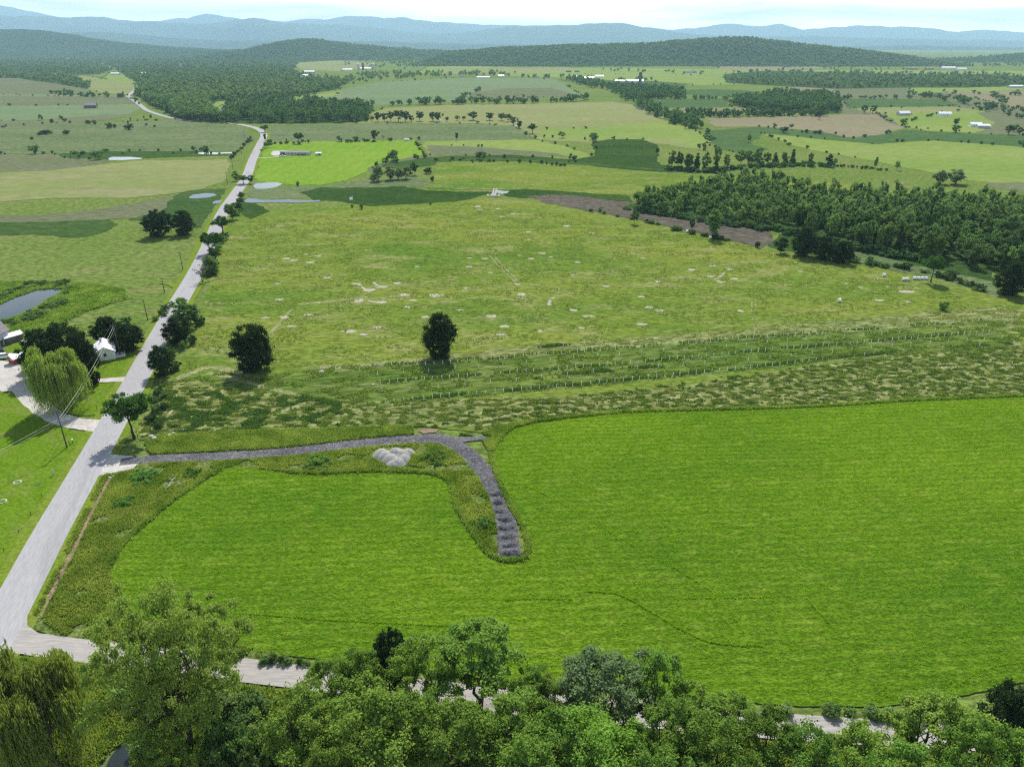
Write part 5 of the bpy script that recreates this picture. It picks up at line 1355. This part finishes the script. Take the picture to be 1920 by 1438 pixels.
# loose stones over the dark track end
def rocks(name, spots, size, mat, label, seed=0):
    r = np.random.default_rng(seed); Vs = []; Fs = []
    base = np.array([(1,0,0),(-1,0,0),(0,1,0),(0,-1,0),(0,0,1),(0,0,-1)], float); fc = np.array([(0,2,4),(2,1,4),(1,3,4),(3,0,4),(2,0,5),(1,2,5),(3,1,5),(0,3,5)])
    for i, (x, y, z) in enumerate(spots):
        s = size * r.uniform(.5, 1.5); v = base * s * r.uniform(.6, 1.2, (6, 3)); a = r.uniform(0, 6.28); c, sn = math.cos(a), math.sin(a)
        v = np.stack([v[:, 0] * c - v[:, 1] * sn + x, v[:, 0] * sn + v[:, 1] * c + y, v[:, 2] * .7 + z], 1)
        Vs.append(v); Fs.append(fc + i * 6)
    me = np_mesh(name, np.concatenate(Vs), np.concatenate(Fs), 3, mat)
    o = bpy.data.objects.new(name, me); link(o); tag(o, label, 'gravel', None, 'stuff')
rr_ = np.random.default_rng(77)
st = []
L_ = smooth_line([G(*p) for p in TRACK], 10)
for k in range(5200):
    t = rr_.uniform(0, 1) ** .55; i = min(len(L_) - 2, int(t * (len(L_) - 1))); p = L_[i].lerp(L_[i + 1], rr_.random())
    st.append((p.x + rr_.uniform(-1, 1) * 2.0, p.y + rr_.uniform(-1, 1) * .6, .26 + rr_.uniform(0, .03)))
M['stonelight'] = plain_mat("light_grey_stone", (.22, .22, .23), .9, var=.5, s=1.2)
rocks("loose_stone", st, .085, M['stonelight'], 'loose crushed stone strewn along the gravel track', 3)

# ------------------------------------------------------------------ buildings
def house(name, x, y, w, d, h, rise, rz, wall, roof, label, cat, group=None, over=.35, win=(2, 1), door=True, z=0.0, ridge='x', pane=True):
    """gabled building: w along its ridge, d across, foot centre at (x, y)"""
    e = bpy.data.objects.new(name, None); link(e); e.location = (x, y, z); e.rotation_euler = (0, 0, rz); tag(e, label, cat, group)
    mb = MB(); a, b = w / 2, d / 2
    for s in (1, -1):
        mb.poly([(-a, s * b, 0), (a, s * b, 0), (a, s * b, h), (-a, s * b, h)][::-s])
        mb.poly([(s * a, -b, 0), (s * a, b, 0), (s * a, b, h), (s * a, 0, h + rise), (s * a, -b, h)][::s])
    mb.obj("wall", wall, e)
    rb = MB(); ao = a + over; sl = rise / b; bo = b + over; t = .12
    for s in (1, -1):
        p = [(-ao, s * bo, h - over * sl), (ao, s * bo, h - over * sl), (ao, 0, h + rise), (-ao, 0, h + rise)]
        q = [(u[0], u[1], u[2] + t) for u in p]
        rb.poly(q[::-s]); rb.poly(p[::s])
        for i in range(4):
            if i != 2: rb.poly([p[i], p[(i + 1) % 4], q[(i + 1) % 4], q[i]][::s])
    rb.obj("roof", roof, e)
    if pane:
        n = win[0]
        for s in (1, -1):
            for i in range(n):
                cx = -a + w * (i + 1) / (n + 1)
                for fl in range(win[1]):
                    zc = 1.5 + fl * 2.6
                    if zc + .7 > h: continue
                    wb = MB(); wb.box((cx, s * (b + .03), zc), (1.15, .06, 1.35)); f = wb.obj("window", M['white'], e)
                    pb = MB(); pb.box((cx, s * (b + .065), zc), (.9, .02, 1.1)); pb.obj("pane", M['glass'], f)
        for s in (1, -1):
            wb = MB(); wb.box((s * (a + .03), 0, min(h, 2.0)), (.06, 1.0, 1.2)); f = wb.obj("window", M['white'], e)
            pb = MB(); pb.box((s * (a + .065), 0, min(h, 2.0)), (.02, .78, .98)); pb.obj("pane", M['glass'], f)
    if door:
        db = MB(); db.box((a * .45, -b - .04, 1.0), (1.0, .08, 2.0)); dd = db.obj("door", M['roofdark'], e)
        hb = MB(); hb.box((a * .45 + .35, -b - .11, 1.0), (.08, .06, .08)); hb.obj("handle", M['metal'], dd)
    return e
def house_px(name, x, y, w, d, h, rise, deg, *a, **k):
    X, Y = G(x, y); return house(name, X, Y, w, d, h, rise, math.radians(deg), *a, **k)

# white house between the dark trees
e = house_px("house", 199, 668, 8.6, 5.6, 2.9, 1.7, 118, M['white'], M['roofwhite'], 'white house with a pale metal roof and side porch, between dark trees and the road', 'house', win=(3, 1))
pb = MB(); pb.box((-1.5, -4.2, .35), (4.4, 2.6, .12))
for i in (-3.6, .6): pb.box((i, -5.4, .65), (.12, .12, .6))
pb.box((-1.5, -5.42, .95), (4.2, .07, .08)); pb.box((-1.5, -5.42, .17), (4.4, .1, .3))
pb.obj("porch", M['white'], e)
cb_ = MB(); cb_.box((2.4, .6, 4.6), (.6, .6, 1.5)); cb_.obj("chimney", M['concrete'], e)
# big grey barn at the left edge, its lean-to, the small red shed
house_px("barn", -34, 655, 15, 9.0, 4.4, 5.2, 82, M['siding'], M['roofgrey'], 'large barn with steep grey shingle roof, cut by the left picture edge', 'barn', win=(3, 1))
X, Y = G(24, 640); 
e = house("shed", X, Y, 5.4, 3.4, 2.3, .7, math.radians(58), M['barnwood'], M['roofwhite'], 'open-sided shed with white roof attached behind the large grey barn', 'shed', pane=False)
e = house_px("shed", 33, 680, 3.4, 3.0, 2.1, 1.0, 62, M['barnred'], M['roofwhite'], 'small red shed with white roof standing on the grass beside the white car', 'shed', win=(1, 1))

# vehicles
def car(name, x, y, rz, paint, label, cat='car', L_=4.6, pick=False, z=0.0):
    e = bpy.data.objects.new(name, None); link(e); e.location = (x, y, z); e.rotation_euler = (0, 0, rz); tag(e, label, cat)
    a = L_ / 2; W = .9
    if pick: prof = [(-a, .45), (-a, 1.05), (-.35, 1.05), (-.35, 1.10), (1.0, 1.10), (a - .1, 1.0), (a, .8), (a, .45)]; cab = [(-.3, 1.09), (-.15, 1.75), (.85, 1.75), (1.35, 1.06)]
    else: prof = [(-a, .4), (-a, .9), (-a + .2, 1.0), (.9, 1.0), (a - .25, .85), (a, .7), (a, .4)]; cab = [(-a + .25, .99), (-a + .65, 1.5), (.45, 1.5), (1.15, .97)]
    b = MB()
    def ext(pr, w0, w1, z0, z1, mb):
        l = [(p[0], -(w0 + (w1 - w0) * (p[1] - z0) / (z1 - z0)), p[1]) for p in pr]; r = [(p[0], -q[1], p[1]) for p, q in zip(pr, l)]
        mb.poly(l[::-1]); mb.poly(r)
        for i in range(len(pr)):
            j = (i + 1) % len(pr); mb.poly([l[i], l[j], r[j], r[i]])
    ext(prof, W, W * .97, .4, 1.1, b); b.obj("body", paint, e)
    c = MB(); ext(cab, W * .93, W * .74, 1.0, 1.75, c); co = c.obj("cabin", M['glass'], e)
    rf = MB(); zt = cab[1][1]; rf.box(((cab[1][0] + cab[2][0]) / 2, 0, zt + .02), (cab[2][0] - cab[1][0] + .1, W * 1.5, .05)); rf.obj("roof", paint, e)
    if pick:
        bd = MB(); bd.box((-a / 2 - .25, 0, 1.06), (a - .5, W * 1.6, .03)); bd.obj("cargo_bed", M['rubber'], e)
    for sx in (-1, 1):
        for sy in (-1, 1):
            wt = MB(); cx = sx * (a - .85); wt.tube([(cx, sy * (W - .2), .34), (cx, sy * (W + .03), .34)], [.34, .34], 14); wo = wt.obj("wheel", M['rubber'], e)
            ri = MB(); ri.tube([(cx, sy * (W + .03), .34), (cx, sy * (W + .05), .34)], [.19, .19], 10); ri.obj("rim", M['metal'], wo)
        hl = MB(); hl.box((a + .01, sx * .62, .72), (.04, .3, .14)); hl.obj("headlight", M['white'], e)
    return e
X, Y = G(10, 672); car("parked_car", X, Y, math.radians(25), M['carwhite'], 'white car parked on the farmyard gravel beside the small red shed', z=.23)
X, Y = G(-6, 662); car("parked_car", X, Y, math.radians(25), M['cardark'], 'dark car half hidden behind the white car in front of the barn', z=.17)

# long low house in the bright pasture, vehicles, little shed
X, Y = G(559, 291); e = house("mobile_home", X, Y, 22, 6.0, 2.6, .9, math.radians(-4), M['siding'], M['roofgrey'], 'long low grey house with dark roof in the bright pasture', 'house', win=(6, 1), over=.5)
sk = MB(); sk.box((4.0, -3.9, .5), (7, 1.6, 1.0)); sk.obj("porch", M['barnwood'], e)
X, Y = G(533, 290.5); house("carport", X, Y, 6.6, 5.4, 2.2, .6, math.radians(20), M['barnwood'], M['roofdark'], 'dark low carport at the left end of the long low house', 'shed', pane=False)
X, Y = G(529, 295); car("pickup_truck", X, Y, math.radians(8), M['carwhite'], 'white pickup truck parked before the dark carport', 'truck', 5.6, True, z=.25)
X, Y = G(598, 292); house("shed", X, Y, 4.8, 3, 2.2, .7, 0, M['siding'], M['roofwhite'], 'little pale shed right of the long low house', 'shed', win=(1, 1))
X, Y = G(171, 203); house("barn", X, Y, 17, 11, 4.2, 3.2, math.radians(12), M['barnwood'], M['roofgrey'], 'lone weathered barn in the far left field', 'barn', win=(2, 1))
FARM = [
 (906,147,36,9,3.2,1.4,0,'white','roofwhite','long white barn at the far edge of the bluish green field','barn'),
 (867,145,14,9,4,2.4,0,'siding','roofgrey','grey-roofed house left of the long white far barn','house'),
 (940,144,18,8,3,1.4,4,'white','roofwhite','shorter white barn right of the long white far barn','barn'),
 (1008,146,9,7,3,2,0,'siding','roofgrey','small house at the right end of the far tree row','house'),
 (1082,146,14,9,3,1.8,0,'white','roofwhite','small white building left of the twin far barns','barn'),
 (1105,149,28,12,4,2.5,0,'white','roofwhite','left white barn of the twin far barns','barn'),
 (1124,146,24,12,4,2.5,0,'white','roofwhite','right white barn of the twin far barns','barn'),
 (1162,154,26,9,3,1.5,-3,'white','roofwhite','low white shed left of the barn with the dark silo','barn'),
 (1190,155,44,14,4,3,-2,'white','roofwhite','broad white barn beside the dark silo','barn'),
 (1066,136,18,8,3.5,2,0,'barnwood','roofdark','dark far barn left of two round trees','barn'),
 (1082,136,16,8,3.5,2,0,'barnwood','roofdark','dark far barn between two round trees','barn'),
 (1132,124,30,12,4,2.5,0,'white','roofwhite','white barn at the foot of the wooded hill','barn'),
 (1240,120,24,12,4,2.5,0,'white','roofwhite','white farm building at the edge of the hill forest','barn'),
 (838,117,46,14,4,2.5,0,'white','roofwhite','long white farm before the far left hill','barn'),
 (652,133,34,12,4,2.5,0,'white','roofwhite','white shed left of the far silos','barn'),
 (686,131,40,14,4.5,3,0,'white','roofwhite','white barn among the far silos','barn'),
 (1294,137,44,12,4,2.5,0,'siding','roofgrey','grey far barn before the right wood belt','barn'),
 (1710,131,40,12,4,3,0,'barnred','roofgrey','reddish far barn left of the big white farm','barn'),
 (1742,131,30,12,4,3,0,'barnred','roofgrey','second reddish far barn beside the big white farm','barn'),
 (1775,130,60,18,5,4,0,'white','roofwhite','big white far barn beside a dark silo','barn'),
 (1802,132,34,14,5,3,0,'white','roofwhite','white barn right of the big white far barn','barn'),
 (1693,217,16,8,3.4,2.4,12,'siding','roofwhite','pale-roofed house with dark hedge among the tan fields','house'),
 (1770,218,16,8,3.4,2.2,-6,'white','roofwhite','white ranch house right of the pale-roofed one','house'),
 (1828,238,12,7,3.4,1.6,-12,'white','roofwhite','upper one of the two white-roofed barns','barn'),
 (1842,241,13,7,3.2,1.6,-12,'siding','roofwhite','lower one of the two white-roofed barns','barn'),
 (1903,165,30,12,3.5,2,0,'siding','roofwhite','pale long building at the right edge before the far fields','barn'),
 (217,141,26,12,4,3,0,'siding','roofwhite','pale building at the edge of the far left village','building'),
 (222,128,18,12,7,5,0,'white','roofgrey','tall white house in the far left village','house'),
 (272,140,22,12,4,3,20,'white','roofwhite','white building at the far left road','house'),
 (203,128,16,10,5,4,0,'white','roofgrey','white house in the far left village among trees','house'),
 (340,124,18,10,5,4,0,'white','roofgrey','white house peeping from the big far wood','house'),
 (132,112,40,16,5,4,0,'siding','roofgrey','grey building in the far left woods','building'),
 (572,147,24,16,6,4,70,'white','roofwhite','white barn gable beside the far wood','barn'),
 (581,138,34,14,5,4,0,'siding','roofwhite','pale barn roof above the white gable by the far wood','barn'),
 (1250,95,20,10,4,3,0,'white','roofwhite','white speck of a house before the far ridge','house'),
 (100,141,16,9,3,2,0,'white','roofwhite','small white house below the far left village','house'),
]
for (x, y, w, d, h, ri, deg, wa, ro, lab, cat) in FARM:
    if lab.startswith('white speck'): continue
    nm = {'barn': 'barn', 'house': 'house', 'building': 'building'}[cat]
    house_px(nm, x, y, w, d, h, ri, deg, M[wa], M[ro], lab, cat, win=(2, 1), over=.4, door=False, pane=(y > 135))
def silo(x, y, r, h, mat, label, dome):
    X, Y = G(x, y); e = bpy.data.objects.new("silo", None); link(e); e.location = (X, Y, 0); tag(e, label, 'silo', None)
    b = MB(); b.tube([(0, 0, 0), (0, 0, h)], [r, r], 16); b.obj("wall", mat, e)
    d = MB(); d.tube([(0, 0, h), (0, 0, h + r * .5), (0, 0, h + r * .9), (0, 0, h + r)], [r * 1.02, r * .85, r * .45, .1], 16); d.obj("roof", dome, e)
silo(1200, 156, 4.0, 22, M['barnwood'], 'tall dark silo beside the broad white barn', M['roofdark'])
silo(672, 132, 4.2, 20, M['concrete'], 'left pale silo of the far farm', M['roofwhite'])
silo(681, 132, 4.2, 22, M['barnwood'], 'dark silo of the far farm', M['roofdark'])
silo(700, 131, 5.0, 18, M['concrete'], 'right pale silo of the far farm', M['roofwhite'])
silo(1762, 130, 4.5, 22, M['barnwood'], 'dark silo of the big white far farm', M['roofdark'])
silo(838, 116, 4.0, 16, M['concrete'], 'pale silo of the long white farm before the hill', M['roofwhite'])

# ------------------------------------------------------------------ poles and wires
def pole(x, y, h, label, group=None, xy=None, arm=True):
    X, Y = G(x, y) if xy is None else xy
    e = bpy.data.objects.new("utility_pole", None); link(e); e.location = (X, Y, 0); tag(e, label, 'utility pole', group)
    b = MB(); b.tube([(0, 0, 0), (0, 0, h)], [.17, .11], 9); b.obj("post", M['pole'], e, smooth=True)
    if arm:
        c = MB(); c.box((0, 0, h - .45), (1.7, .10, .12), .3); c.obj("crossarm", M['pole'], e)
        for k in (-.75, 0, .75):
            i = MB(); i.tube([(k * math.cos(.3), k * math.sin(.3), h - .39 if k else h), (k * math.cos(.3), k * math.sin(.3), h - .15 if k else h + .22)], [.05, .035], 7); i.obj("insulator", M['concrete'], e)
    return X, Y, h
X1, Y1 = G(126, 840); h1 = height_to(X1, Y1, 769)
pole(126, 840, h1, 'tall wooden utility pole on the lawn beside the farm drive mouth')
tb = MB(); tb.tube([(0, 0, 0), (0, 0, .9)], [.22, .22], 10); 
for (x, y, yt, lab) in [(277,601,561,'wooden utility pole left of the road, first beyond the dark house trees'),(308.5,548,521,'wooden utility pole above the round bush at the farm track'),(343,507,472,'wooden utility pole beside the pasture, opposite the bare-looking tree'),(427,347,325,'thin far utility pole left of the narrow road'),(437,318,297,'thin far utility pole before the narrow pools'),(453,290,271,'thin far utility pole at the pasture near the bend'),(459,262,247,'farthest thin utility pole below the road bend')]:
    X, Y = G(x, y); pole(x, y, height_to(X, Y, yt), lab)
X0, Y0 = G(-3, 1032); pole(-3, 1032, 9.5, 'utility pole at the left picture edge, only its foot in view', xy=(X0, Y0))
X2, Y2 = G(226, 668); h2 = height_to(X2, Y2, 609); pole(226, 668, h2, 'utility pole with a white cap rising among the dark trees by the white house')
def wire(p, q, sag, r, mat, label, group):
    n = 22; pts = []
    for k in range(n + 1):
        t = k / n; v = Vector(p).lerp(Vector(q), t); v.z -= sag * 4 * t * (1 - t); pts.append(v)
    b = MB(); b.tube(pts, [r] * (n + 1), 4); return tag(b.obj("power_wire", mat), label, 'wire', group)
g = 'wires on the lawn pole'
# the yellow-lit and dark wires from the lawn pole
XA, YA, ZA = -150.0, 70.0, 9.0
PX = (X1 - (Y1 - YA) * .52, YA)
wire((X1, Y1, h1 - 2.3), (X1 - 24, Y1 - 62, h1 - 3.0), .8, .05, M['wire'], 'thick pale wire running down across the lawn from the lawn pole', g)
wire((X1 + .2, Y1, h1 - 2.8), (X1 - 23, Y1 - 62, h1 - 3.4), .9, .025, M['wire'], 'thin wire just under the thick pale one', g)
wire((X1 - .6, Y1, h1 - .1), (X1 - 27, Y1 - 62, h1 - .2), .8, .022, M['wiredark'], 'topmost thin wire left of the lawn pole', g)
wire((X1, Y1, h1 - 2.3), (X2, Y2, h2 - .5), 1.2, .04, M['wire'], 'pale wire from the lawn pole to the pole by the white house', g)
wire((X1 + .3, Y1, h1 - 2.8), (X2 + .3, Y2, h2 - 1.0), 1.4, .022, M['wire'], 'lower thin wire from the lawn pole to the house pole', g)
wire((X1 - .6, Y1, h1 - .1), (X2 - .6, Y2, h2), 1.0, .022, M['wiredark'], 'dark upper wire in front of the weeping willow', g)
Xq, Yq = G(1880, 1400)
wire((Xq - 6, Yq - 1, 6.2), (Xq + 40, Yq + 9, 8), .5, .03, M['wiredark'], 'upper black wire in the bottom right corner before the dark tree', 'black wires at the right')
wire((Xq - 6, Yq - 1, 5.6), (Xq + 40, Yq + 9, 7.4), .5, .03, M['wiredark'], 'lower black wire in the bottom right corner before the dark tree', 'black wires at the right')

# ------------------------------------------------------------------ small things
def bale(x, y, n, rz, label, group=None):
    X, Y = G(x, y)
    for k in range(n):
        b = MB(); c, s = math.cos(rz), math.sin(rz)
        b.tube([(0, -.62, 0), (0, -.55, 0), (0, .55, 0), (0, .62, 0)], [.55, .68, .68, .55], 16)
        o = b.obj("hay_bale", M['wrap'], smooth=False); o.location = (X + c * k * 1.55, Y + s * k * 1.55, .86); o.rotation_euler = (0, 0, rz + 1.2)
        tag(o, label if n == 1 else ORD[k] + ' ' + label, 'hay bale', group)
bale(1657, 519, 1, .2, 'white wrapped bale alone below the rounded bush')
bale(1573, 567, 1, 1.0, 'white wrapped bale alone in the middle of the right meadow')
bale(1694, 527, 2, .1, 'white wrapped bale of the pair left of the bale row', 'pair of white bales')
bale(1714, 525, 4, -.1, 'white wrapped bale in the row of four beside the bare-trunked tree', 'row of four white bales')
bale(1332, 448, 1, -.2, 'white wrapped bale at the foot of the tall green tree in the reeds', 'bales by the reeds')
bale(1288, 437, 1, .2, 'white wrapped bale beside the small dark tree in the reeds', 'bales by the small reed tree')
def stone(x, y, s, label, group=None, mat='rock'):
    X, Y = G(x, y); b = MB(); r = random.Random(x * 3 + y)
    n = 8; rings = [(-.15, .8), (.25, 1.0), (.65, .75), (.85, .35)]
    for zz, f in rings:
        for k in range(n):
            a = 2 * math.pi * k / n; q = s * f * r.uniform(.75, 1.2); b.v.append((q * math.cos(a) * 1.2, q * math.sin(a), zz * s))
    for j in range(3):
        for k in range(n):
            a0 = j * n + k; a1 = j * n + (k + 1) % n; b.f.append((a0, a1, a1 + n, a0 + n))
    b.f.append(tuple(3 * n + k for k in range(n)))
    o = b.obj("rock", M[mat]); o.location = (X, Y, .18); return tag(o, label, 'rock', group)
for i, (x, y, s) in enumerate([(284,820,.6),(290,824,.7),(296,818,.5),(318,819,.6),(325,815,.55),(330,818,.45),(345,808,.5),(303,824,.4)]):
    stone(x, y, s, 'pale rock in the grass left end of the dark bank, behind the roadside tree', 'rocks at the end of the dark bank')
stone(603, 699, .7, 'white rock alone in the meadow between the two lone dark trees')
stone(700, 723, .5, 'small white rock left of the first tubes of the third row')
stone(897, 414, .4, 'small pale rock in the upper meadow')
for i, (x, y) in enumerate([(206,897),(200,893),(213,895)]):
    stone(x, y, .35, 'dark stone at the culvert mouth of the gravel track', 'stones at the culvert mouth')
# dead branches by the curved field edge
for (x, y, a, ln, lab) in [(316,912,1.2,2.6,'bleached upright dead branch on the verge'),(326,914,.2,3.0,'bleached forked dead branch lying on the verge'),(308,922,1.0,2.6,'bleached thin dead branch lying nearest the field edge')]:
    X, Y = G(x, y); b = MB(); c, s = math.cos(a), math.sin(a)
    b.tube([(0, 0, .1), (c * ln * .5, s * ln * .5, .8), (c * ln, s * ln, 1.2)], [.09, .07, .03], 5)
    b.tube([(c * ln * .4, s * ln * .4, .7), (c * ln * .6 + .8, s * ln * .6 - .3, 1.4)], [.06, .02], 5)
    b.tube([(c * ln * .5, s * ln * .5, .8), (c * ln * .5 - .7, s * ln * .5 + .2, 1.5)], [.05, .02], 5)
    b.tube([(c * ln * .3, s * ln * .3, .5), (c * ln * .3 + .5, s * ln * .3 + .6, .9)], [.05, .02], 5)
    tag(b.obj("dead_branch", M['wood_dead'], loc=(X, Y, .1)), lab, 'branch')
# posts along the lawn, tyres, mailbox, bin
for i, (x, y, h) in enumerate([(79,932,.9),(59,966,.9),(36,1000,.9),(131,836,1.5),(182,768,1.4),(8,1034,.8)]):
    X, Y = G(x, y); b = MB(); b.box((0, 0, h / 2), (.10, .10, h)); b.box((0, 0, h + .02), (.13, .13, .04))
    tag(b.obj("post", M['pole'], loc=(X, Y, 0)), ['short dark lawn post nearest the leaning marker','short dark lawn post, middle of three','short dark lawn post nearest the picture edge','thin dark post right of the lawn utility pole','thin post on the grass triangle by the drive mouth','dark stub post at the left picture edge'][i], 'post').name = "lawn_post"
X, Y = G(137, 832); e = bpy.data.objects.new("mailbox", None); link(e); e.location = (X, Y, 0); tag(e, 'white mailbox on a post right of the lawn utility pole', 'mailbox')
b = MB(); b.box((0, 0, .5), (.1, .1, 1.0)); b.obj("post", M['pole'], e)
b = MB(); b.box((0, 0, 1.12), (.25, .5, .24)); b.tube([(0, -.25, 1.24), (0, .25, 1.24)], [.125, .125], 12); b.obj("box", M['white'], e)
X, Y = G(100, 892); b = MB(); b.tube([(0, 0, 0), (.15, .1, 1.7)], [.14, .10], 8); b.tube([(.3, .1, 0), (.1, .1, 1.2)], [.07, .05], 6); b.box((.1, .1, 1.2), (.3, .2, .5), .4)
tag(b.obj("marker_post", M['concrete'], loc=(X, Y, 0)), 'stout leaning pale marker post on the lawn beside the road', 'post')
def tyre(x, y, R, mat, label):
    X, Y = G(x, y); b = MB(); n = 20; pts = [(R * math.cos(2 * math.pi * k / n), R * math.sin(2 * math.pi * k / n), .12) for k in range(n + 1)]
    b.tube(pts, [.16] * (n + 1), 7, cap=False); tag(b.obj("tyre_planter", mat, loc=(X, Y, 0), smooth=True), label, 'tyre')
tyre(33, 905, .75, M['concrete'], 'pale ring-shaped tyre bed on the lawn under the wires')
tyre(71, 909, .5, M['pole'], 'darker ring-shaped tyre bed nearest the road on the lawn')
tyre(5, 941, .75, M['concrete'], 'pale ring-shaped tyre bed at the left picture edge')
# a thin sapling in the ditch and one at its foot
plant_px(113, 1092, 1075, 12, 'bare', 'thin sapling standing in the brown ditch', None, name='sapling')
# culvert headwall
X, Y = G(925, 370); b = MB(); b.box((0, 0, .5), (7.5, .5, 1.0)); b.box((-3.6, 3, .45), (.5, 6, .9)); b.box((3.6, 3, .45), (.5, 6, .9))
tag(b.obj("culvert", M['concrete'], loc=(X, Y, 0)), 'pale concrete culvert crossing between sedge marsh and small pool', 'culvert')
# small pale things in the far pastures
for (x, y, w, lab) in [(763,265,5,'white box trailer on the far field edge'),(968,240,3,'white hive box under the end of the dark tree row'),(824,229,4,'white trailer beneath the dark tree row')]:
    X, Y = G(x, y); e = bpy.data.objects.new("trailer", None); link(e); e.location = (X, Y, 0); tag(e, lab, 'trailer')
    b = MB(); b.box((0, 0, 1.35), (w, 2.2, 2.0)); b.obj("body", M['white'], e)
    for k in (-.5, .5):
        for s in (-1, 1):
            t = MB(); t.tube([(k, s * .9, .35), (k, s * 1.1, .35)], [.35, .35], 10); t.obj("wheel", M['rubber'], e)
# dark pool at the bottom left
sheet("pond_water", [(188,1460),(205,1425),(222,1402),(246,1392),(262,1400),(262,1460),(230,1520)], M['water'], jit=1, z=.21)

# ------------------------------------------------------------------ haze
hm, nt = new_mat("haze"); hm.cycles.volume_sampling = "DISTANCE"; out = nt.nodes.new("ShaderNodeOutputMaterial"); pv = nt.nodes.new("ShaderNodeVolumePrincipled")
pv.inputs["Color"].default_value = (.52, .78, 1.0, 1); pv.inputs["Density"].default_value = HAZE; pv.inputs["Anisotropy"].default_value = .1
nt.links.new(pv.outputs[0], out.inputs["Volume"])
hb = MB(); hb.box((0, 2000, 624), (64500, 64500, 1256)); ho = hb.obj("haze", hm)
tag(ho, 'pale blue summer haze over the whole valley', 'haze', None, 'stuff')

# ------------------------------------------------------------------ things that would share a label are told apart by their order from the left
def ordinal(k):
    if k < len(ORD): return ORD[k]
    n = k + 1; return str(n) + ('th' if 10 <= n % 100 <= 20 else {1: 'st', 2: 'nd', 3: 'rd'}.get(n % 10, 'th'))
by = {}
for o in list(bpy.data.objects):
    if o.parent is None and o.get('label') and o.get('category') in ('tree', 'shrub', 'rock'): by.setdefault(o['label'], []).append(o)
for lab, os_ in by.items():
    if len(os_) > 1:
        os_.sort(key=lambda o: proj(*o.location)[0])
        for k, o in enumerate(os_): o['label'] = ordinal(k) + ' ' + (lab[4:] if lab.startswith('one of') and 0 else lab) + ', from left' if len(lab.split()) < 14 else lab
